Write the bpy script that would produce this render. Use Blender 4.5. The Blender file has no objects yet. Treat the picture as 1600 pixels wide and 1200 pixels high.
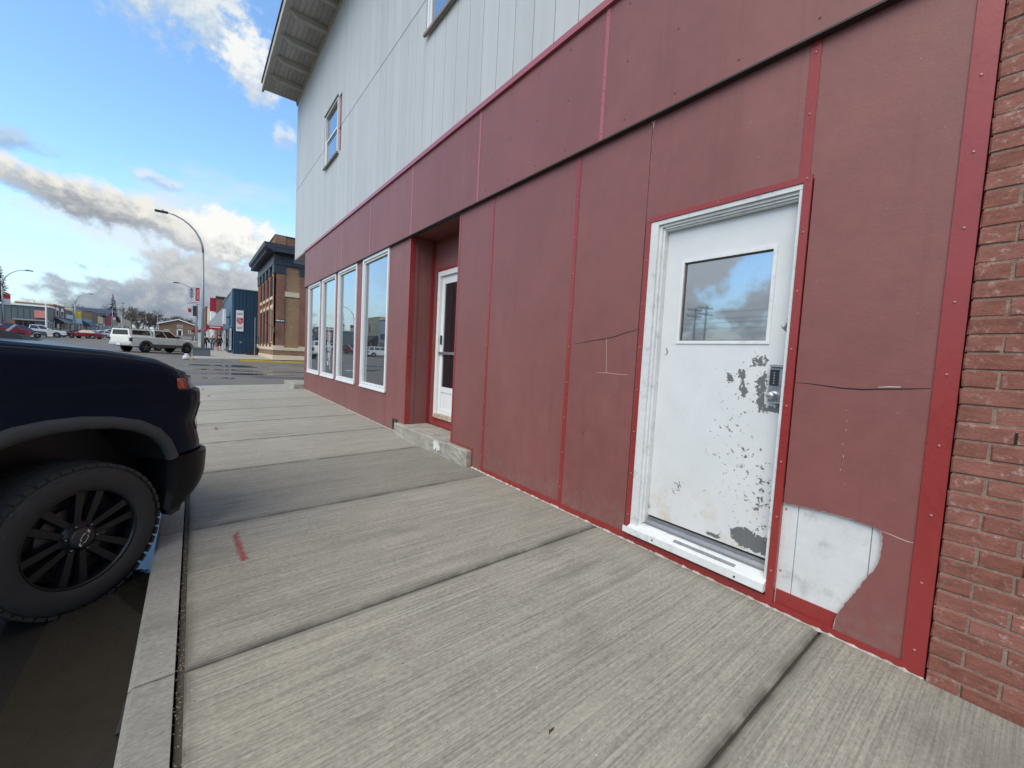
import bpy, bmesh, math, random
from mathutils import Vector, Matrix
random.seed(7)
C = bpy.context.scene.collection
SC = bpy.context.scene
rad = math.radians

# ------------------------------------------------------------------ camera
cam_d = bpy.data.cameras.new('camera'); cam = bpy.data.objects.new('camera', cam_d); C.objects.link(cam)
cam_d.sensor_width = 36.0; cam_d.lens = 36.0 * 637.33 / 1600.0
cam_d.clip_start = 0.05; cam_d.clip_end = 3000.0
def cam_axes(yaw, pitch, roll):
    f = Vector((math.sin(yaw) * math.cos(pitch), math.cos(yaw) * math.cos(pitch), math.sin(pitch)))
    r = Vector((math.cos(yaw), -math.sin(yaw), 0)); u = r.cross(f)
    return r * math.cos(roll) + u * math.sin(roll), u * math.cos(roll) - r * math.sin(roll), f
_r, _u, _f = cam_axes(0.6632764, -0.0618531, 0.0527546)
cam.matrix_world = Matrix(((_r.x, _u.x, -_f.x, 0), (_r.y, _u.y, -_f.y, 0), (_r.z, _u.z, -_f.z, 1.5), (0, 0, 0, 1)))
SC.camera = cam

# ------------------------------------------------------------------ node helpers
def lin(r, g, b):
    def s(c):
        c /= 255.0
        return c / 12.92 if c <= 0.04045 else ((c + 0.055) / 1.055) ** 2.4
    return (s(r), s(g), s(b), 1.0)
def N(nt, typ, props=None, ins=None):
    n = nt.nodes.new(typ)
    for k, v in (props or {}).items(): setattr(n, k, v)
    for k, v in (ins or {}).items():
        s = n.inputs[k]
        if isinstance(v, bpy.types.NodeSocket): nt.links.new(v, s)
        elif isinstance(v, (tuple, list)) and hasattr(s.default_value, '__len__') and len(s.default_value) == 3: s.default_value = v[:3]
        else: s.default_value = v
    return n
def mth(nt, op, a, b=None, c=None, clamp=False):
    ins = {0: a}
    if b is not None: ins[1] = b
    if c is not None: ins[2] = c
    n = N(nt, 'ShaderNodeMath', {'operation': op}, ins); n.use_clamp = clamp
    return n.outputs[0]
def vscale(nt, vec, s): return N(nt, 'ShaderNodeVectorMath', {'operation': 'MULTIPLY'}, {0: vec, 1: s}).outputs[0]
def noise(nt, vec, scale, detail=4.0, rough=0.55, dist=0.0):
    detail = max(1.0, detail * 0.6)
    return N(nt, 'ShaderNodeTexNoise', {}, {'Vector': vec, 'Scale': scale, 'Detail': detail, 'Roughness': rough, 'Distortion': dist}).outputs[0]
def mrange(nt, v, a, b, c=0.0, d=1.0, smooth=True):
    n = N(nt, 'ShaderNodeMapRange', {'interpolation_type': 'SMOOTHSTEP' if smooth else 'LINEAR'}, {0: v, 1: a, 2: b, 3: c, 4: d}); return n.outputs[0]
def mix(nt, f, a, b, mode='MIX'):
    n = N(nt, 'ShaderNodeMix', {'data_type': 'RGBA', 'blend_type': mode})
    for i, v in ((0, f), (6, a), (7, b)):
        if isinstance(v, bpy.types.NodeSocket): nt.links.new(v, n.inputs[i])
        elif v is not None:
            n.inputs[i].default_value = v if i == 0 else (tuple(v) + (1.0,))[:4]
    return n.outputs[2]
def pos(nt): return N(nt, 'ShaderNodeNewGeometry').outputs['Position']
def objco(nt): return N(nt, 'ShaderNodeTexCoord').outputs['Object']
def bump(nt, h, strength=0.3, dist=0.01): return N(nt, 'ShaderNodeBump', {}, {'Height': h, 'Strength': strength, 'Distance': dist}).outputs[0]
def mk(name):
    m = bpy.data.materials.new(name); m.use_nodes = True
    return m, m.node_tree, m.node_tree.nodes['Principled BSDF']
def setb(nt, b, **kw):
    for k, v in kw.items():
        k = {'col': 'Base Color', 'rough': 'Roughness', 'metal': 'Metallic', 'nrm': 'Normal', 'spec': 'Specular IOR Level', 'coat': 'Coat Weight', 'coatr': 'Coat Roughness', 'ior': 'IOR'}.get(k, k)
        if isinstance(v, bpy.types.NodeSocket): nt.links.new(v, b.inputs[k])
        else: b.inputs[k].default_value = v
def tint(nt, col, f):
    return N(nt, 'ShaderNodeVectorMath', {'operation': 'SCALE'}, {0: col, 'Scale': f}).outputs[0]
def M(name, col, rough=0.6, var=0.12, vs=3.0, bs=60.0, bstr=0.0, metal=0.0, spec=0.5, rnd=0.0, local=False, coat=0.0, dirt=0.0):
    """plain procedural material: colour with two scales of mottling, optional per-object tint and fine relief"""
    m, nt, b = mk(name)
    p = objco(nt) if local else pos(nt)
    n1 = noise(nt, p, vs, 4.0, 0.6); n2 = noise(nt, p, vs * 9.0, 3.0, 0.6)
    f = mth(nt, 'ADD', mth(nt, 'MULTIPLY', mth(nt, 'ADD', n1, -0.5), 2.2 * var), mth(nt, 'MULTIPLY', mth(nt, 'ADD', n2, -0.5), 1.2 * var))
    f = mth(nt, 'ADD', f, 1.0)
    if rnd:
        r = N(nt, 'ShaderNodeObjectInfo').outputs['Random']
        f = mth(nt, 'MULTIPLY', f, mth(nt, 'MULTIPLY_ADD', r, 2 * rnd, 1.0 - rnd))
    c = tint(nt, col[:3], f)
    if dirt:
        d = mrange(nt, noise(nt, p, vs * 2.3, 8.0, 0.7), 0.52, 0.75)
        c = mix(nt, mth(nt, 'MULTIPLY', d, dirt), c, (0.06, 0.05, 0.04))
    setb(nt, b, col=c, rough=mth(nt, 'MULTIPLY_ADD', n2, 0.2, rough - 0.1), metal=metal, spec=spec)
    if coat: setb(nt, b, coat=coat, coatr=0.05)
    if bstr: setb(nt, b, nrm=bump(nt, noise(nt, p, bs, 5.0, 0.6), bstr, 0.01))
    return m

# ------------------------------------------------------------------ world: physical sky with broken cloud
SUN_EL, SUN_AZ = rad(48.0), rad(-112.0)         # azimuth measured from +Y towards +X; veiled sun over the street
EXPO = 0.72
def Wc(r, g, b): k = 0.1 * 2 ** EXPO; return tuple(x / k for x in lin(r, g, b)[:3])      # cloud radiance for a display colour
w = bpy.data.worlds.new('World'); SC.world = w; w.use_nodes = True
nt = w.node_tree; nt.nodes.clear()
gen = N(nt, 'ShaderNodeTexCoord').outputs['Generated']
sky = N(nt, 'ShaderNodeTexSky', {'sky_type': 'NISHITA'})
sky.sun_disc = False; sky.sun_elevation = SUN_EL; sky.sun_rotation = SUN_AZ; sky.altitude = 600; sky.air_density = 1.0; sky.dust_density = 1.0; sky.ozone_density = 2.0
sep = N(nt, 'ShaderNodeSeparateXYZ', {}, {0: gen}); sx, sy, sz = sep.outputs
az = mth(nt, 'MULTIPLY', mth(nt, 'ARCTAN2', sx, sy), 57.29578)
el = mth(nt, 'MULTIPLY', mth(nt, 'ARCSINE', sz), 57.29578)
# cloud-plane coordinates (flat layer overhead) and angular coordinates (heaps near the horizon)
inv = mth(nt, 'DIVIDE', 1.0, mth(nt, 'ADD', mth(nt, 'MAXIMUM', sz, 0.0), 0.12))
plane = N(nt, 'ShaderNodeCombineXYZ', {}, {0: mth(nt, 'MULTIPLY', sx, inv), 1: mth(nt, 'MULTIPLY', sy, inv), 2: 0.0}).outputs[0]
ang = N(nt, 'ShaderNodeCombineXYZ', {}, {0: az, 1: mth(nt, 'MULTIPLY', el, 1.25), 2: 3.7}).outputs[0]
def noise2(vec, scale, detail, rough):
    return N(nt, 'ShaderNodeTexNoise', {'noise_dimensions': '2D'}, {'Vector': vec, 'Scale': scale, 'Detail': detail, 'Roughness': rough}).outputs[0]
fluff = noise2(ang, 0.16, 4.0, 0.6)
fine = noise2(ang, 0.62, 5.0, 0.64)
warp = mth(nt, 'MULTIPLY_ADD', fluff, 2.0, mth(nt, 'MULTIPLY_ADD', fine, 1.6, -1.8))
def heap(a, e, ra, re, tilt=0.0, soft=0.35, rag=0.75):
    """a cloud mass centred on azimuth a, elevation e (degrees) with ragged outline: (cover, height inside it)"""
    da = mth(nt, 'DIVIDE', mth(nt, 'SUBTRACT', az, a), ra)
    de = mth(nt, 'DIVIDE', mth(nt, 'SUBTRACT', mth(nt, 'SUBTRACT', el, e), mth(nt, 'MULTIPLY', mth(nt, 'SUBTRACT', az, a), tilt)), re)
    r = mth(nt, 'SQRT', mth(nt, 'ADD', mth(nt, 'MULTIPLY', da, da), mth(nt, 'MULTIPLY', de, de)))
    v = mth(nt, 'ADD', mth(nt, 'SUBTRACT', 1.12, r), mth(nt, 'MULTIPLY', warp, rag))
    return mrange(nt, v, 0.0, soft), de
blue = N(nt, 'ShaderNodeVectorMath', {'operation': 'MULTIPLY'}, {0: sky.outputs[0], 1: (1.6, 1.9, 1.98)}).outputs[0]
# thin high layer everywhere, thicker patches where its noise peaks
lay = noise2(N(nt, 'ShaderNodeVectorMath', {'operation': 'ADD'}, {0: plane, 1: (4.3, 2.6, 0.0)}).outputs[0], 0.55, 5.0, 0.62)
thin = mrange(nt, lay, 0.47, 0.70)
col = mix(nt, mth(nt, 'MULTIPLY', thin, 0.7), blue, Wc(238, 233, 222))
# pale band low over the horizon
low = mrange(nt, el, 13.0, 1.0)
col = mix(nt, mth(nt, 'MULTIPLY', low, 0.75), col, Wc(212, 228, 234))
def lay_heap(col, args, bright, shade, kw=None, op=1.0, split=(-0.55, 0.45)):
    cov, de = heap(*args, **(kw or {}))
    s = mrange(nt, mth(nt, 'MULTIPLY_ADD', mth(nt, 'ADD', fine, -0.5), 1.6, mth(nt, 'MULTIPLY_ADD', warp, 0.35, de)), split[0], split[1])
    return mix(nt, mth(nt, 'MULTIPLY', cov, op), col, mix(nt, s, shade, bright))
col = lay_heap(col, (-1.0, 31.5, 7.5, 3.6), Wc(238, 241, 240), Wc(192, 212, 230), {'soft': 0.9, 'rag': 1.1}, 0.9)
col = lay_heap(col, (5.0, 28.5, 2.6, 3.4), Wc(250, 251, 249), Wc(205, 218, 230), {'soft': 0.7, 'rag': 1.0}, 0.95)
col = lay_heap(col, (8.3, 23.3, 1.7, 1.4), Wc(228, 236, 242), Wc(182, 208, 234), {'soft': 0.8, 'rag': 0.9}, 0.8)
col = lay_heap(col, (-2.8, 16.0, 2.2, 0.7, -0.12), Wc(228, 236, 242), Wc(184, 208, 232), {'soft': 0.8, 'rag': 0.6}, 0.85)
col = lay_heap(col, (-13.0, 16.2, 3.0, 1.2), Wc(196, 204, 208), Wc(158, 176, 194), {'soft': 0.8, 'rag': 0.8}, 0.7)
# broad grey shelf low down, the bright towers on its right and the long roll running off to the left
col = lay_heap(col, (-1.5, 4.0, 11.0, 3.3, 0.14), Wc(172, 180, 191), Wc(134, 146, 164), {'soft': 0.5, 'rag': 0.7}, 0.95, (-0.6, 1.1))
col = lay_heap(col, (-7.6, 12.7, 8.2, 2.2, -0.13), Wc(243, 241, 234), Wc(160, 167, 175), {'soft': 0.5, 'rag': 0.55}, 1.0, (-0.7, 0.8))
col = lay_heap(col, (1.6, 6.2, 7.2, 4.8, -0.02), Wc(208, 211, 213), Wc(150, 160, 173), {'soft': 0.45, 'rag': 0.55}, 1.0, (-0.9, 0.9))
col = lay_heap(col, (3.3, 11.6, 4.6, 3.3, 0.10), Wc(253, 253, 248), Wc(190, 195, 200), {'soft': 0.32, 'rag': 0.6}, 1.0, (-1.1, 0.1))
col = lay_heap(col, (-0.6, 11.0, 2.6, 1.6, -0.35), Wc(234, 233, 228), Wc(172, 178, 186), {'soft': 0.6, 'rag': 0.6}, 0.9, (-0.9, 0.7))
# the same kind of broken heaps go on round the rest of the sky
rest = mrange(nt, mth(nt, 'ABSOLUTE', az), 15.0, 30.0)
belt = mrange(nt, mth(nt, 'ABSOLUTE', mth(nt, 'ADD', el, -9.0)), 13.0, 3.0)
cv = mth(nt, 'MULTIPLY', mth(nt, 'MULTIPLY', mrange(nt, fluff, 0.40, 0.56), belt), rest)
col = mix(nt, mth(nt, 'MULTIPLY', cv, 0.9), col, mix(nt, mrange(nt, mth(nt, 'MULTIPLY_ADD', fine, 6.0, el), 4.0, 16.0), Wc(150, 160, 174), Wc(226, 229, 231)))
bg = N(nt, 'ShaderNodeBackground', {}, {'Color': col, 'Strength': 0.1})
nt.links.new(bg.outputs[0], N(nt, 'ShaderNodeOutputWorld').inputs[0])

# ------------------------------------------------------------------ sun, veiled by cloud
sd = bpy.data.lights.new('sun', 'SUN'); sd.energy = 1.5; sd.angle = rad(50.0); sd.color = (1.0, 0.85, 0.64)
sun = bpy.data.objects.new('sun', sd); C.objects.link(sun)
_sdir = Vector((math.sin(SUN_AZ) * math.cos(SUN_EL), math.cos(SUN_AZ) * math.cos(SUN_EL), math.sin(SUN_EL)))
sun.rotation_euler = _sdir.to_track_quat('Z', 'Y').to_euler()

vs_ = SC.view_settings; vs_.view_transform = 'Standard'; vs_.look = 'None'; vs_.gamma = 1.0; vs_.use_curve_mapping = False; vs_.exposure = EXPO
w.cycles.sampling_method = 'MANUAL'; w.cycles.sample_map_resolution = 512
SC.cycles.use_denoising = True; SC.cycles.max_bounces = 6; SC.cycles.transparent_max_bounces = 8; SC.cycles.caustics_reflective = False; SC.cycles.caustics_refractive = False
SC.cycles.sample_clamp_indirect = 6.0

# ------------------------------------------------------------------ mesh helpers
def link(o, parent=None):
    C.objects.link(o)
    if parent is not None: o.parent = parent
    return o
def meshobj(name, verts, faces, mat, parent=None, smooth=False, off=None):
    me = bpy.data.meshes.new(name); 
    if off is None and parent is not None and parent.get('_w'): off = parent['_w']
    if off: verts = [(v[0] - off[0], v[1] - off[1], v[2] - off[2]) for v in verts]
    me.from_pydata([tuple(v) for v in verts], [], faces); me.validate(); me.update()
    if isinstance(mat, (list, tuple)):
        for mm in mat: me.materials.append(mm)
    else: me.materials.append(mat)
    if smooth:
        for pl in me.polygons: pl.use_smooth = True
    return link(bpy.data.objects.new(name, me), parent)
class MB:
    """collects shapes, then build() links them as one mesh object"""
    def __init__(s): s.v = []; s.f = []
    def add(s, vs, fs):
        n = len(s.v); s.v += [tuple(v) for v in vs]; s.f += [tuple(i + n for i in f) for f in fs]; return s
    def box(s, x0, x1, y0, y1, z0, z1, bev=0.0):
        if bev <= 0:
            return s.add([(x0,y0,z0),(x1,y0,z0),(x1,y1,z0),(x0,y1,z0),(x0,y0,z1),(x1,y0,z1),(x1,y1,z1),(x0,y1,z1)], [(0,3,2,1),(4,5,6,7),(0,1,5,4),(1,2,6,5),(2,3,7,6),(3,0,4,7)])
        bm = bmesh.new(); bmesh.ops.create_cube(bm, size=1.0)
        for v in bm.verts:
            v.co = Vector((x0 + (x1 - x0) * (v.co.x + .5), y0 + (y1 - y0) * (v.co.y + .5), z0 + (z1 - z0) * (v.co.z + .5)))
        bmesh.ops.bevel(bm, geom=bm.edges[:], offset=bev, segments=1, affect='EDGES')
        s.addbm(bm); return s
    def addbm(s, bm):
        bm.verts.ensure_lookup_table(); bm.verts.index_update()
        s.add([v.co[:] for v in bm.verts], [[v.index for v in f.verts] for f in bm.faces]); bm.free(); return s
    def prism(s, pts, axis, a, b):
        """polygon pts (2D) extruded along axis ('x','y','z') from a to b; 2D order is the other two axes in xyz order"""
        n = len(pts)
        def P(p, t): return {'x': (t, p[0], p[1]), 'y': (p[0], t, p[1]), 'z': (p[0], p[1], t)}[axis]
        area = sum(pts[i][0] * pts[(i+1) % n][1] - pts[(i+1) % n][0] * pts[i][1] for i in range(n))
        if (area < 0) != (axis == 'y'): pts = pts[::-1]
        if a > b: a, b = b, a
        vs = [P(p, a) for p in pts] + [P(p, b) for p in pts]
        fs = [tuple(range(n))[::-1], tuple(range(n, 2 * n))] + [(i, (i+1) % n, n + (i+1) % n, n + i) for i in range(n)]
        return s.add(vs, fs)
    def tube(s, path, rads, seg=8, cap=True):
        path = [Vector(p) for p in path]
        if not isinstance(rads, (list, tuple)): rads = [rads] * len(path)
        vs = []; fs = []; up = None
        for i, p in enumerate(path):
            t = (path[min(i+1, len(path)-1)] - path[max(i-1, 0)]).normalized()
            if up is None: up = t.orthogonal().normalized()
            up = (up - t * up.dot(t)).normalized(); q = t.cross(up)
            for k in range(seg):
                a = 2 * math.pi * k / seg
                vs.append(p + (up * math.cos(a) + q * math.sin(a)) * rads[i])
        for i in range(len(path) - 1):
            for k in range(seg):
                fs.append((i*seg+k, i*seg+(k+1) % seg, (i+1)*seg+(k+1) % seg, (i+1)*seg+k))
        if cap: fs += [tuple(range(seg))[::-1], tuple((len(path)-1)*seg + k for k in range(seg))]
        return s.add(vs, fs)
    def lathe(s, prof, seg=24, axis='z', c=(0,0,0), close=False):
        vs = []; fs = []; n = len(prof)
        for k in range(seg):
            a = 2 * math.pi * k / seg; ca, sa = math.cos(a), math.sin(a)
            for r, h in prof:
                v = {'z': (r*ca, r*sa, h), 'y': (r*ca, h, r*sa), 'x': (h, r*ca, r*sa)}[axis]
                vs.append((v[0]+c[0], v[1]+c[1], v[2]+c[2]))
        m_ = n if close else n - 1
        for k in range(seg):
            for i in range(m_):
                a_, b_ = k*n+i, k*n+(i+1) % n; c_, d_ = ((k+1) % seg)*n+(i+1) % n, ((k+1) % seg)*n+i
                fs.append((a_, d_, c_, b_) if axis == 'y' else (a_, d_, c_, b_)[::-1])
        return s.add(vs, fs)
    def grid(s, rows):
        n = len(s.v); w_ = len(rows[0])
        for r in rows: s.v += [tuple(p) for p in r]
        for i in range(len(rows)-1):
            for j in range(w_-1): s.f.append((n+i*w_+j, n+i*w_+j+1, n+(i+1)*w_+j+1, n+(i+1)*w_+j))
        return s
    def build(s, name, mat, parent=None, smooth=False, fix=False):
        o = meshobj(name, s.v, s.f, mat, parent, smooth)
        if fix:
            bm = bmesh.new(); bm.from_mesh(o.data); bmesh.ops.remove_doubles(bm, verts=bm.verts[:], dist=1e-5); bmesh.ops.recalc_face_normals(bm, faces=bm.faces[:]); bm.to_mesh(o.data); bm.free()
            if smooth:
                for pl in o.data.polygons: pl.use_smooth = True
        return o
def box(name, x0, x1, y0, y1, z0, z1, mat, parent=None, bev=0.0): return MB().box(min(x0,x1), max(x0,x1), min(y0,y1), max(y0,y1), min(z0,z1), max(z0,z1), bev).build(name, mat, parent)
def thing(name, label, cat, loc=(0,0,0), rz=0.0, group=None, world=False):
    """an Empty at the thing's base; world=True means its parts are given in world coordinates"""
    o = bpy.data.objects.new(name, None); o.empty_display_size = 0.2; link(o)
    o.location = loc; o.rotation_euler = (0, 0, rz); o['label'] = label; o['category'] = cat
    if group: o['group'] = group
    if world: o['_w'] = tuple(loc)
    return o
def tag(o, label, cat, group=None):
    o['label'] = label; o['category'] = cat
    if group: o['group'] = group
    return o
def struct(o): o['kind'] = 'structure'; return o
def autosmooth(o, deg=35):
    for pl in o.data.polygons: pl.use_smooth = True
    o.data.set_sharp_from_angle(angle=rad(deg)); return o
def dup(o, parent=None):
    c = o.copy(); C.objects.link(c); c.parent = parent; return c
def wbox(y0, y1, za, zb, z1, x0, x1):
    """box on the street wall whose foot follows the pavement: foot height za at y0, zb at y1"""
    return MB().add([(x0,y0,za),(x1,y0,za),(x1,y1,zb),(x0,y1,zb),(x0,y0,z1),(x1,y0,z1),(x1,y1,z1),(x0,y1,z1)], [(0,3,2,1),(4,5,6,7),(0,1,5,4),(1,2,6,5),(2,3,7,6),(3,0,4,7)])

# ------------------------------------------------------------------ ground heights
def gz(y): return 0.0085 * y + 0.00006 * max(0.0, y - 40.0) ** 2
def zs(x, y): return 0.112 + 0.0241 * x + 0.00804 * y          # pavement beside the red building
ROAD_L, ROAD_R = -18.5, -0.60
def zroad(x, y):
    t = (x - (ROAD_L + ROAD_R) / 2) / ((ROAD_R - ROAD_L) / 2)
    return gz(y) - 0.03 + 0.16 * max(0.0, 1 - t * t)
# ------------------------------------------------------------------ materials of the near scene
def mat_panel(name, col, k=1.0):
    m, nt, b = mk(name); p = pos(nt)
    big = noise(nt, p, 1.1, 5.0, 0.6); mid = noise(nt, p, 7.0, 6.0, 0.65); fin = noise(nt, p, 90.0, 5.0, 0.7)
    # trowel drags: short slanting ridges
    ps = vscale(nt, p, (1.0, 5.0, 13.0))
    tr = N(nt, 'ShaderNodeTexNoise', {'noise_type': 'RIDGED_MULTIFRACTAL'}, {'Vector': ps, 'Scale': 1.9, 'Detail': 6.0, 'Roughness': 0.55, 'Distortion': 0.9}).outputs[0]
    tr = mth(nt, 'MULTIPLY', mrange(nt, tr, 0.75, 1.25), mrange(nt, mid, 0.42, 0.62))
    f = mth(nt, 'ADD', 0.66, mth(nt, 'ADD', mth(nt, 'MULTIPLY', big, 0.42), mth(nt, 'MULTIPLY', mid, 0.26)))
    c = tint(nt, col[:3], f)
    c = mix(nt, mth(nt, 'MULTIPLY', tr, 0.30), c, tuple(x * 0.55 for x in col[:3]))  # shade of the trowel ridges put into the colour, on top of the bump
    fade = mrange(nt, noise(nt, vscale(nt, p, (1, 1.0, 0.35)), 2.2, 6.0, 0.65), 0.5, 0.75)
    c = mix(nt, mth(nt, 'MULTIPLY', fade, 0.28), c, tuple(min(1, x * 1.25 + 0.02) for x in col[:3]))
    pz = N(nt, 'ShaderNodeSeparateXYZ', {}, {0: p}).outputs[2]
    spl = mth(nt, 'MULTIPLY', mrange(nt, mth(nt, 'MULTIPLY_ADD', mid, -0.5, pz), 0.30, -0.06), mrange(nt, noise(nt, p, 16.0, 6.0, 0.7), 0.35, 0.7))
    c = mix(nt, mth(nt, 'MULTIPLY', spl, 0.55), c, (0.20, 0.155, 0.13))
    run = mrange(nt, noise(nt, vscale(nt, p, (1, 14.0, 0.5)), 1.0, 5.0, 0.65), 0.56, 0.76)
    c = mix(nt, mth(nt, 'MULTIPLY', run, 0.22), c, tuple(x * 0.5 for x in col[:3]))
    sp = mrange(nt, noise(nt, p, 38.0, 3.0, 0.5), 0.76, 0.78)
    c = mix(nt, mth(nt, 'MULTIPLY', sp, 0.3), c, (0.42, 0.3, 0.28))
    h = mth(nt, 'ADD', mth(nt, 'MULTIPLY', tr, 0.8), mth(nt, 'ADD', mth(nt, 'MULTIPLY', mid, 0.35), mth(nt, 'MULTIPLY', fin, 0.09)))
    setb(nt, b, col=c, rough=mth(nt, 'MULTIPLY_ADD', mid, 0.25, 0.36), nrm=bump(nt, h, 0.55, 0.014), spec=0.45)
    return m
PANEL = mat_panel('maroon textured panel', (0.222, 0.080, 0.071))
PANEL_D = mat_panel('maroon board', (0.212, 0.077, 0.070))
TRIM = M('red metal trim', (0.27, 0.034, 0.032, 1), 0.30, 0.12, 4.0, 40, 0.05, spec=0.5)
TRIM_P = M('faded red flashing', (0.36, 0.10, 0.115, 1), 0.30, 0.1, 4.0, 40, 0.05)
DRIP = M('dark brown drip edge', (0.028, 0.022, 0.02, 1), 0.55, 0.2)
RIVET = M('rivet head', (0.45, 0.22, 0.21, 1), 0.35, 0.1, metal=0.4)
SCREW = M('dark screw head', (0.05, 0.022, 0.022, 1), 0.6, 0.2)
CAULK = M('chipped pale mortar line', (0.50, 0.45, 0.40, 1), 0.9, 0.5, 14, 60, 0.4)
CRACK = M('open crack', (0.02, 0.012, 0.012, 1), 0.95, 0.2)
CHIP = M('bare board edge', (0.48, 0.36, 0.33, 1), 0.9, 0.2)
WHITE = M('white painted metal', (0.76, 0.78, 0.77, 1), 0.38, 0.06, 3.0, 50, 0.03, dirt=0.10)
GALV = M('galvanised grey metal', (0.36, 0.37, 0.38, 1), 0.38, 0.15, 6, metal=0.75)
DARKMET = M('dark metal', (0.04, 0.04, 0.042, 1), 0.45, 0.2, metal=0.3)
BLACK = M('black plastic', (0.018, 0.018, 0.02, 1), 0.5, 0.2)
SHADE_IN = M('dark interior', (0.03, 0.03, 0.032, 1), 0.9, 0.2)

def mat_siding():
    m, nt, b = mk('pale grey siding'); p = pos(nt)
    g = noise(nt, vscale(nt, p, (1, 60.0, 1.6)), 1.0, 5.0, 0.6); n1 = noise(nt, p, 1.2, 4.0, 0.6)
    st = noise(nt, vscale(nt, p, (1, 6.0, 0.25)), 1.0, 5.0, 0.6)
    r = N(nt, 'ShaderNodeObjectInfo').outputs['Random']
    f = mth(nt, 'ADD', mth(nt, 'MULTIPLY_ADD', r, 0.07, 0.79), mth(nt, 'ADD', mth(nt, 'MULTIPLY', n1, 0.10), mth(nt, 'MULTIPLY', st, 0.22)))
    setb(nt, b, col=tint(nt, (0.485, 0.505, 0.50), f), rough=0.55, nrm=bump(nt, g, 0.25, 0.004), spec=0.4)
    return m
SIDING = mat_siding()
SOFFIT = M('grey soffit paint', (0.42, 0.415, 0.395, 1), 0.7, 0.14, 4.0, 30, 0.1, rnd=0.12)
FASCIA = M('weathered fascia', (0.42, 0.40, 0.36, 1), 0.8, 0.5, 2.2, 30, 0.3, dirt=0.85)
ROOFING = M('dark roofing', (0.05, 0.05, 0.05, 1), 0.9, 0.2)

def mat_glass(name, refl=0.45, base=(0.02, 0.024, 0.026), wav=0.0, rough=0.012):
    """window glass over an unlit room: Fresnel reflection plus the sheen of a reflective film"""
    m = bpy.data.materials.new(name); m.use_nodes = True; nt = m.node_tree; nt.nodes.clear()
    gl = N(nt, 'ShaderNodeBsdfGlossy', {}, {'Color': (0.93, 0.96, 0.98, 1), 'Roughness': rough})
    if wav:
        nb = bump(nt, noise(nt, pos(nt), 1.6, 2.0, 0.4), wav, 0.02); nt.links.new(nb, gl.inputs['Normal'])
    df = N(nt, 'ShaderNodeBsdfDiffuse', {}, {'Color': base + (1,)})
    bf = N(nt, 'ShaderNodeNewGeometry').outputs['Backfacing']
    fr = N(nt, 'ShaderNodeFresnel', {}, {'IOR': mth(nt, 'MULTIPLY_ADD', bf, 1 / 1.52 - 1.52, 1.52)}).outputs[0]
    fac = mth(nt, 'MAXIMUM', mth(nt, 'MULTIPLY_ADD', fr, 1.0 - refl, refl), 0.0)
    mx = N(nt, 'ShaderNodeMixShader', {}, {0: fac}); nt.links.new(df.outputs[0], mx.inputs[1]); nt.links.new(gl.outputs[0], mx.inputs[2])
    nt.links.new(mx.outputs[0], N(nt, 'ShaderNodeOutputMaterial').inputs[0])
    return m
GLASS = mat_glass('shop window glass', 0.44, (0.05, 0.055, 0.055), 0.02)
GLASS_D = mat_glass('door glass', 0.36, (0.05, 0.055, 0.06), 0.0, 0.03)
GLASS_E = mat_glass('entry door glass', 0.08, (0.012, 0.012, 0.014))
GLASS_F = mat_glass('far window glass', 0.14, (0.02, 0.022, 0.025))
GLASS_C = mat_glass('tinted car glass', 0.05, (0.008, 0.008, 0.009))

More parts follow.
